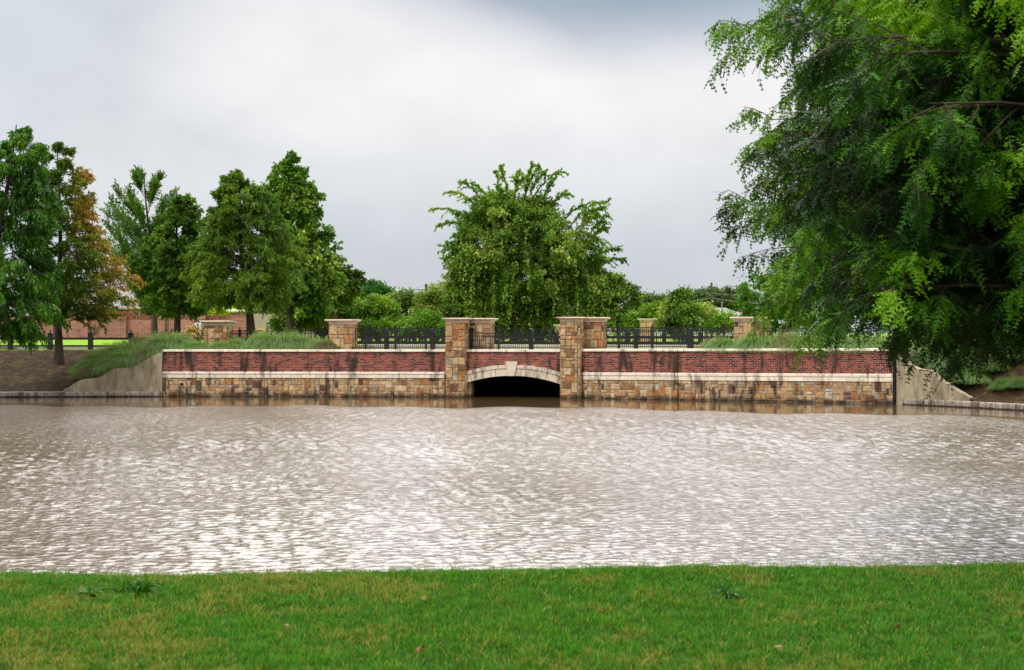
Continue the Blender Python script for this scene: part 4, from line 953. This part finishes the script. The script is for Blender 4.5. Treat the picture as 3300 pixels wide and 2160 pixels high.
ORD = ['first','second','third','fourth','fifth','sixth','seventh','eighth','ninth','tenth','eleventh','twelfth','thirteenth','fourteenth','fifteenth','sixteenth','seventeenth','eighteenth','nineteenth','twentieth','twenty-first','twenty-second']
gl = 'grass clumps above the left wing wall'
L1 = [('brown',268,.5,.6),('brown',285,.55,.7),('green',330,.6,1.0),('green2',362,.55,.85),('green2',400,.6,.95),('green',432,.6,.9),('brown',466,.5,.8),('green',500,.7,.8),('brown',440,.45,.7)]
for i, (k, px, dt, R) in enumerate(sorted(L1, key=lambda a: a[1])):
    x = (px-CX)/F*61.6; y = ys(x)+dt+.3; R *= .9; clump(k, x, y, R, ORD[i]+' grass clump from the left in the front row leaning over the left wing wall', gl)
L2 = [('green',290,2.0,.95),('green2',335,1.9,1.1),('green',378,1.8,1.15),('green2',418,1.7,1.15),('green',455,1.7,1.1),('tan',492,1.9,1.05),('green2',525,1.7,1.0),('green',560,1.9,.95)]
for i, (k, px, dt, R) in enumerate(L2):
    x = (px-CX)/F*63.0; y = ys(x)+dt; clump(k, x, y, R, ORD[i]+' grass clump from the left in the middle row above the left wing wall', gl)
L3 = [('green2',372,3.6,1.0),('green',412,3.7,1.1),('tan',452,3.6,1.15),('green',494,3.6,1.1),('tan',532,3.4,1.15),('green2',572,3.2,1.0)]
for i, (k, px, dt, R) in enumerate(L3):
    x = (px-CX)/F*65.0; y = ys(x)+dt; clump(k, x, y, R, ORD[i]+' grass clump from the left in the back row of the left mound', gl)
g2 = 'grass clumps along the left parapet'
for i, (k, px, dt, R) in enumerate([('green',600,1.2,.62),('green2',645,1.0,.66),('green',700,1.0,.60),('green2',770,1.2,.66),('green',822,1.3,.92),('green2',872,1.2,.95),('green',922,1.2,.88),('green2',972,1.1,.82),('green',1015,1.1,.72),('brown',1058,.8,.66)]):
    x = (px-CX)/F*62.3; y = ys(x)+dt; clump(k, x, y, R, ('brownish grass tuft at the foot of the second pillar' if px == 1058 else ORD[i]+' grass clump from the left along the top of the left brick wall'), g2)
g3 = 'grass clumps along the right parapet'
for i, (k, px, dt, R) in enumerate([('tan',2300,1.1,.75),('green2',2345,.9,.80),('green',2395,.9,.72),('green2',2440,.9,.78),('green',2490,.9,.82),('tan',2540,1.0,.95),('green2',2585,.9,.85),('green',2635,.9,.85),('green2',2690,1.0,.85),('green',2745,1.0,.85),('green2',2800,1.0,.85),('green',2850,1.1,.8)]):
    x, y_ = SR.pt(SR.u(px), 0, 0)[:2]; y = y_+dt; clump(k, x, y, R, ORD[i]+' grass clump from the left along the top of the right brick wall', g3)
g4 = 'dark grass clumps on the right bank'
for i, (k, px, D, R) in enumerate([('brown',2960,57.0,.75),('dark',3020,56.6,.95),('dark2',3060,55.6,1.05),('dark',3105,54.6,1.0),('green2',3035,58.5,1.1),('dark2',3150,56.0,1.15),('dark',3200,56.8,1.15),('green2',3120,58.8,1.1),('dark2',3250,58.5,1.1),('dark',3180,59.5,1.1),('green2',3240,61,1.1),('dark',3300,60,1.1),('green2',3090,57.3,1.1),('green2',3170,57.6,1.2),('green2',3260,56.5,1.1),('green2',3135,53.9,.7),('dark',3190,54.2,.85),('dark2',3245,54.4,.9),('green2',3290,54.0,.85),('dark2',3225,52.4,.5),('dark',3290,51.8,.45)]):
    x = (px-CX)/F*D; clump(k, x, D, R, ORD[i]+' dark grass clump counted from the left on the bank beyond the right wing wall', g4)

# rose bushes, waterline weed, small bank plants
shrub('rose_bush','twiggy rose bush with pinkish-white blooms left of the squat stone pillar','rose bush',[(600,1088,38,22),(625,1078,28,20),(575,1098,22,16)],64.5,[(.05,.07,.03),(.09,.12,.05),(.17,.17,.09)],3800,leaf=(.07,.03),seed=70,clump=.16,stems=8,flower=(.62,.38,.32),fl=.16,zb=1.9)
shrub('rose_bush','rose bush with pale blooms in front of the black picket fence','rose bush',[(815,1080,28,24),(790,1092,24,16),(835,1092,26,18)],63.6,[(.05,.08,.03),(.09,.13,.05),(.16,.19,.09)],2800,leaf=(.07,.03),seed=71,clump=.16,stems=6,flower=(.60,.40,.33),fl=.14,zb=1.9)
x, y, _ = SL.pt(SL.u(1118), .06, 0); zc_ = zat(1271, y)
global_rng = rng
V, Fq, C = clump_mesh(91, 90, .16, .14, [(.05,.14,.02),(.09,.22,.03)], wid=.012)
o = build('waterline_weed', V, Fq, LEAF, col=C); o.location = (x, y, zc_-.05); tag(o, 'small green weed rooted in the stone wall at the waterline', 'weed')

# ------------------------------------------------------------------ background buildings
# brick boundary wall with pilasters
tb_ = thing('boundary_wall', 'long reddish brick boundary wall with pilasters beyond the lawn', 'wall', (-30,114,2.2)); off = np.array(tb_.location)
y0 = 114; zt_ = zat(1017, y0)
x0, x1 = (-120-CX)/F*y0, (745-CX)/F*y0
mb = MB(); mb.box((x0,y0,2.0),(x1,y0+.25,zt_-.28)); mb.build('wall_face', FBRICK, tb_, off=off)
mb = MB(); 
xx = x0
while xx < x1-.05:
    k = random.uniform(.75,1.15); mb.box((xx,y0-.03,zt_-.28),(xx+.085,y0+.28,zt_),(.27*k,.09*k,.07*k)); xx += .10
mb.build('soldier_course', BRICK, tb_, off=off)
mb = MB(); mb.box((x0,y0+.01,zt_-.30),(x1,y0+.24,zt_-.02)); mb.build('course_core', FBRICK, tb_, off=off)
for px in (55,160,272,395,520,650):
    x = (px-CX)/F*y0; mb = MB(); mb.box((x-.34,y0-.28,2.0),(x+.34,y0-.002,zt_-.30)); mb.box((x-.38,y0-.32,zt_-.30),(x+.38,y0-.031,zt_+.01)); mb.build('pilaster', FBRICK, tb_, off=off)
t = thing('brick_gatepost', 'dark red brick end pillar with flat stone cap at the end of the boundary wall', 'pillar', ((769-CX)/F*100,100,2.2)); off = np.array(t.location)
a_, b_ = (742-CX)/F*100, (795-CX)/F*100; mb = MB(); mb.box((a_,100,2.0),(b_,101.1,zat(1006,100))); mb.build('shaft', FBRICK, t, off=off)
mb = MB(); mb.box((a_-.14,99.86,zat(1006,100)+.002),(b_+.14,101.24,zat(1002,100))); mb.box((a_-.24,99.76,zat(1002,100)+.002),(b_+.24,101.34,zat(997,100))); mb.build('cap', LIME, t, off=off)
# wooden fence
t = thing('wooden_fence', 'weathered pale wooden board fence behind the big cypress trunk', 'fence', ((860-CX)/F*108,108,2.2)); off = np.array(t.location)
mb = MB(); x = (797-CX)/F*108; xe = (1010-CX)/F*108
while x < xe:
    h = zat(1012,108)+random.uniform(-.03,.03)+(x-xe)*-.0; mb.box((x,108,2.0),(x+.135,108.025,h)); x += .145
mb.build('board_panel', WOOD, t, off=off); mb = MB(); mb.box(((797-CX)/F*108,108.03,2.6),(xe,108.08,2.7)); mb.box(((797-CX)/F*108,108.03,3.6),(xe,108.08,3.7)); mb.build('rail', WOOD, t, off=off)
# brick house and pergola behind the wall
D = 132; t = thing('brick_house', 'low brick house with pale green-white eaves behind the boundary wall', 'house', ((330-CX)/F*D,D,2.2)); off = np.array(t.location)
x0, x1 = (205-CX)/F*D, (470-CX)/F*D
mb = MB(); mb.box((x0,D,2.0),(x1,D+9,zat(998,D))); mb.build('wall', FBRICK, t, off=off)
mb = MB(); mb.box((x0-.6,D-.7,zat(998,D)+.01),((458-CX)/F*D,D+9.6,zat(994,D))); mb.build('eave', PALEG, t, off=off)
mb = MB(); za, zb_ = zat(994,D)+.01, zat(930,D)
mb.add([(x0-.7,D-.8,za),(x1+.2,D-.8,za),(x1+.2,D+9.8,za),(x0-.7,D+9.8,za),(x0+3,D+4.5,zb_),(x1-3,D+4.5,zb_)], [(0,1,5,4),(1,2,5),(2,3,4,5),(3,0,4),(0,3,2,1)]); mb.build('roof', SHING, t, off=off)
for p0, p1 in ((208,240),(258,284),(428,448)):
    a_, b_ = (p0-CX)/F*D, (p1-CX)/F*D; mb = MB(); mb.box((a_-.07,D-.06,zat(1017,D)),(b_+.07,D-.002,zat(1003,D))); f_ = mb.build('window', WHITE, t, off=off)
    mb = MB(); mb.box((a_,D-.08,zat(1016,D)),(b_,D-.062,zat(1004,D))); g_ = mb.build('pane', GLASS, None, off=off); g_.parent = f_
D = 120; t = thing('pergola', 'red-brown timber pergola showing above the boundary wall', 'pergola', ((350-CX)/F*D,D,2.2)); off = np.array(t.location)
X_ = lambda px: (px-CX)/F*D
for px in (250,298,345,424):
    mb = MB(); mb.box((X_(px)-.1,D,2.1),(X_(px)+.1,D+.2,zat(1008,D))); mb.build('post', REDWOOD, t, off=off)
mb = MB(); mb.box((X_(240),D-.1,zat(1011,D)),(X_(428),D-.002,zat(1006,D))); mb.box((X_(345),D-.12,zat(1006,D)+.003),(X_(424),D+2.2,zat(1004,D))); mb.build('beam', REDWOOD, t, off=off)
for (pa, qa, pb, qb) in ((232,1010,258,992),(258,992,272,1006),(305,990,345,1010),(420,1004,432,1017)):
    mb = MB(); mb.cyl((X_(pa),D,zat(qa,D)),(X_(pb),D,zat(qb,D)),.09,.09,4); mb.build('rafter', REDWOOD, t, off=off)
# white utility box
D = 66.5; t = thing('utility_box', 'white utility cabinet with a dark slot behind the rose bush', 'utility box', ((637-CX)/F*D,D,1.95)); off = np.array(t.location)
X_ = lambda px: (px-CX)/F*D
mb = MB(); mb.obox((X_(627),D,1.9), (1,0), (0,1), X_(648)-X_(627), .3, zat(1041,D)-1.9, ch=.02); mb.build('cabinet', WHITE, t, off=off)
mb = MB(); mb.box((X_(635),D-.01,zat(1064,D)),(X_(639.5),D-.002,zat(1044,D))); mb.build('slot', BLACK, t, off=off)
# far houses on the right
D = 190
def far_house(D, pxs, ridge, eavey, base, label, wallm, hip):
    X_ = lambda px: (px-CX)/F*D
    t = thing('far_house', label, 'house', (X_((pxs[0]+pxs[1])/2),D,2.3), 'distant houses'); off = np.array(t.location)
    mb = MB(); mb.box((X_(pxs[0])+.5,D,2.2),(X_(pxs[1])-.5,D+9,zat(eavey,D)-.01)); mb.build('wall', wallm, t, off=off)
    ze, zr = zat(eavey,D), zat(ridge,D); mb = MB()
    mb.add([(X_(pxs[0]),D-.6,ze),(X_(pxs[1]),D-.6,ze),(X_(pxs[1]),D+9.6,ze),(X_(pxs[0]),D+9.6,ze),(X_(hip[0]),D+4.5,zr),(X_(hip[1]),D+4.5,zr)], [(0,1,5,4),(1,2,5),(2,3,4,5),(3,0,4),(0,3,2,1)]); mb.build('roof', SHING, t, off=off)
    mb = MB(); mb.cyl((X_(hip[1])-.8,D+2.5,ze),(X_(hip[1])-.8,D+2.5,zr+.7),.08,.08,6); mb.build('vent_pipe', GALV, t, off=off)
    for px in np.linspace(pxs[0]+12, pxs[1]-18, 3):
        mb = MB(); mb.box((X_(px),D-.05,3.4),(X_(px)+1.1,D-.003,4.6)); f_ = mb.build('window', WHITE, t, off=off)
        mb = MB(); mb.box((X_(px)+.1,D-.07,3.5),(X_(px)+1.0,D-.052,4.5)); g_ = mb.build('pane', GLASS, None, off=off); g_.parent = f_
far_house(190,(2252,2392),990,1017,1050,'distant pale house with a wide grey hipped roof behind the utility pole',SIDING,(2285,2355))
far_house(205,(2070,2150),997,1012,1040,'distant pale house with a small grey roof right of the vine-draped tree',SIDING,(2100,2138))
# second roof piece
far_house(178,(2345,2440),1003,1028,1050,'distant house with a pale grey roof nearest the big cypress tips',SIDING,(2375,2420))

# ------------------------------------------------------------------ poles and wires
def pole(px, topy, D, r, label, name='utility_pole', arm=None, lamp=False):
    x = (px-CX)/F*D; zt = zat(topy, D); t = thing(name, label, 'pole', (x,D,2.2), None); off = np.array(t.location)
    mb = MB(); mb.cyl((x,D,2.0),(x,D,zt),r,r*.7,8); mb.build('shaft', GALV if lamp else WOODP, t, off=off)
    if arm:
        for (dy, l0, l1) in arm:
            mb = MB(); mb.box((x+l0,D-.06,zat(dy,D)-.05),(x+l1,D+.06,zat(dy,D)+.05)); 
            mb.cyl((x+l0+.05,D,zat(dy,D)+.05),(x+l0+.05,D,zat(dy,D)+.3),.06,.04,6); mb.build('crossarm', GALV, t, off=off)
    if lamp:
        mb = MB(); mb.box((x-.05,D-.12,zt-.02),(x+.95,D+.12,zt+.12)); mb.build('lamp_head', GALV, t, off=off)
    return t
WOODP = mat_simple('pole_wood', (.05,.035,.028), (.10,.075,.06), 4, .9)
pole(1373, 915, 140, .17, 'brown wooden utility pole with a small side arm above the hedge', arm=[(934,-1.6,.1),(952,-1.2,.1)])
pole(1417, 912, 125, .14, 'dark street light pole with a flat lamp head left of the vine-draped tree', 'light_pole', lamp=True)
pole(1101, 925, 130, .12, 'thin grey light pole showing below the spreading tree', 'light_pole', lamp=False)
pole(2293, 911, 150, .15, 'tall dark utility pole in front of the grey roof on the right', arm=[(930,-1.0,.1)])
def wire(pts, D0, D1, sag, r, label):
    a = W(*pts[0], D0); b = W(*pts[1], D1); P = curve(a[None], b[None], -sag, 16); V, Fq = tubes(P, r, r, 4)
    tag(build('overhead_wire', V, Fq, GALV), label, 'wire', 'overhead wires')
wire([(2040,992),(2293,960)],150,150,.02,.03,'lower overhead wire running left from the right utility pole')
wire([(2293,961),(2470,980)],150,150,.015,.03,'lower overhead wire running right from the right utility pole')
wire([(2293,945),(2470,956)],150,150,.015,.02,'upper overhead wire running right from the right utility pole')
wire([(2060,955),(2293,928)],150,150,.02,.014,'thin upper overhead wire running left from the right utility pole')
wire([(1180,960),(1373,918)],140,140,.03,.012,'thin overhead wire running left from the brown utility pole')

# ------------------------------------------------------------------ near lawn blades
def vn(x, y, f, seed):
    g_ = np.random.default_rng(seed).random((257,257)); a = x*f+91.3; b = y*f+37.7; i = np.floor(a).astype(int); j = np.floor(b).astype(int); u = a-i; v = b-j; u = u*u*(3-2*u); v = v*v*(3-2*v)
    G = lambda p, q: g_[p%257, q%257]
    return (G(i,j)*(1-u)+G(i+1,j)*u)*(1-v)+(G(i,j+1)*(1-u)+G(i+1,j+1)*u)*v
def lawn():
    r = np.random.default_rng(99); n = 430000
    y = 6.0+(10.9-6.0)*r.random(n)**.95; x = r.uniform(-1,1,n)*(y*.37+.35)
    k = y < crest(x)+.8; x, y = x[k], y[k]; n = len(x)
    z = lawnz(x, y); P0 = np.stack([x,y,z],1)
    tex = .6*vn(x,y,3.1,5)+.4*vn(x,y,6.7,6); tex2 = .5*vn(x,y,11,7)+.5*vn(x,y,23,8); tex3 = .6*vn(x,y,.8,9)+.4*vn(x,y,1.7,10)
    h = (.015+.028*np.clip((tex2-.5)*1.6+.5,0,1))*r.uniform(.6,1.3,n); tall = r.random(n) < .006; h[tall] *= 1.7; lip = (np.abs(y-crest(x)) < .35) & (r.random(n) < .12*vn(x,y,2.3,21)); h[lip] *= 1.9
    az = r.uniform(0,2*math.pi,n); ln = r.uniform(.15,1.0,n)[:,None]*h[:,None]; d = np.stack([np.cos(az),np.sin(az),0*az],1)
    wv = np.stack([-np.sin(az+r.normal(0,.6,n)),np.cos(az),0*az],1)*(r.uniform(.0013,.0026,n)*(1+.25*(y-6)/3))[:,None]
    up = np.array([0,0,1.]); mid = P0+up*(h*.62)[:,None]+d*ln*.35; tip = P0+up*h[:,None]+d*ln
    V = np.stack([P0-wv, P0+wv, mid+wv*.75, mid-wv*.75, tip+wv*.15, tip-wv*.15],1).reshape(-1,3)
    I = np.arange(n)[:,None]*6; Fq = np.concatenate([I+np.array([[0,1,2,3]]), I+np.array([[3,2,4,5]])])
    dry = np.clip((tex*.55+tex2*.3+tex3*.35-.60)*3.4,0,.85); isdry = r.random(n) < dry*.60+.08
    g1 = np.array([.008,.055,.004]); g2 = np.array([.046,.175,.008]); q = (r.random(n)*.6+.4*tex2)[:,None]; c = g1+(g2-g1)*np.clip((q-.5)*1.5+.5,0,1)
    dc = np.array([.17,.165,.055])*r.uniform(.5,1.25,(n,1)); c[isdry] = dc[isdry]
    C = np.repeat(c*r.uniform(.8,1.2,(n,1)), 6, axis=0)
    tag(build('grass', V, Fq, LEAF, col=C), 'short mown lawn grass with straw-coloured patches in the foreground', 'grass', kind='stuff')
lawn()
def weed(px, py, R, H, n, label, seed, cols, wid=.010):
    D = 1.6*F/(py-HY); x = (px-CX)/F*D; V, Fq, C = clump_mesh(seed, n, R, H, cols, wid=wid, dead=.0)
    o = build('weed_tuft', V, Fq, LEAF, col=C); o.location = (x, D, lawnz(x,D)-.005); tag(o, label, 'weed', 'coarse weeds in the lawn')
WC = [(.010,.05,.004),(.02,.085,.006),(.035,.12,.01)]
weed(452, 1922, .17, .17, 60, 'largest tuft of coarse dark grass at the left of the lawn', 81, WC)
weed(392, 1922, .12, .13, 24, 'small coarse tuft just left of the largest tuft', 82, WC)
weed(300, 1920, .15, .11, 26, 'flat sparse coarse tuft nearest the left edge of the lawn', 83, WC, .008)
weed(2345, 1932, .14, .13, 46, 'dark leafy weed tuft on the right half of the lawn', 84, [(.008,.045,.004),(.015,.075,.006),(.03,.11,.01)], .012)
def litter(px, py, s, colr, label, seed):
    D = 1.58*F/(py-HY); x = (px-CX)/F*D; r = np.random.default_rng(seed); z = lawnz(x,D)+.045
    m = 9; a = np.linspace(0,2*math.pi,m,endpoint=False); rad = s*(.75+.25*r.random(m)); V = [(0,0,.006)]+[(rad[i]*math.cos(a[i])*1.3, rad[i]*math.sin(a[i]), .008*math.sin(a[i]*2+seed)) for i in range(m)]
    V += [(v[0],v[1],v[2]-.0015) for v in V]
    Fs = [(0,1+i,1+(i+1)%m) for i in range(m)]+[(m+1,m+2+(i+1)%m,m+2+i) for i in range(m)]
    o = build('fallen_leaf', V, Fs, LEAF, col=np.tile(np.array(colr),(len(V),1))); o.location = (x,D,z); o.rotation_euler = (.5,.3,seed); tag(o, label, 'leaf', 'fallen leaves on the lawn')
litter(922,2028,.022,(.19,.14,.10),'pale pink fallen leaf on the lawn left of centre',1)
litter(2892,2040,.022,(.17,.09,.07),'reddish fallen leaf on the lawn at lower right',2)
litter(298,1938,.020,(.05,.03,.02),'dark fallen leaf beneath the flat tuft at left',3)
litter(1355,2101,.022,(.14,.07,.04),'brown fallen leaf near the bottom centre of the lawn',4)
litter(1365,1936,.016,(.17,.13,.10),'small pale fallen leaf near the centre of the lawn',5)
litter(2510,2108,.02,(.14,.13,.08),'straw-coloured fallen leaf at the bottom right of centre',6)
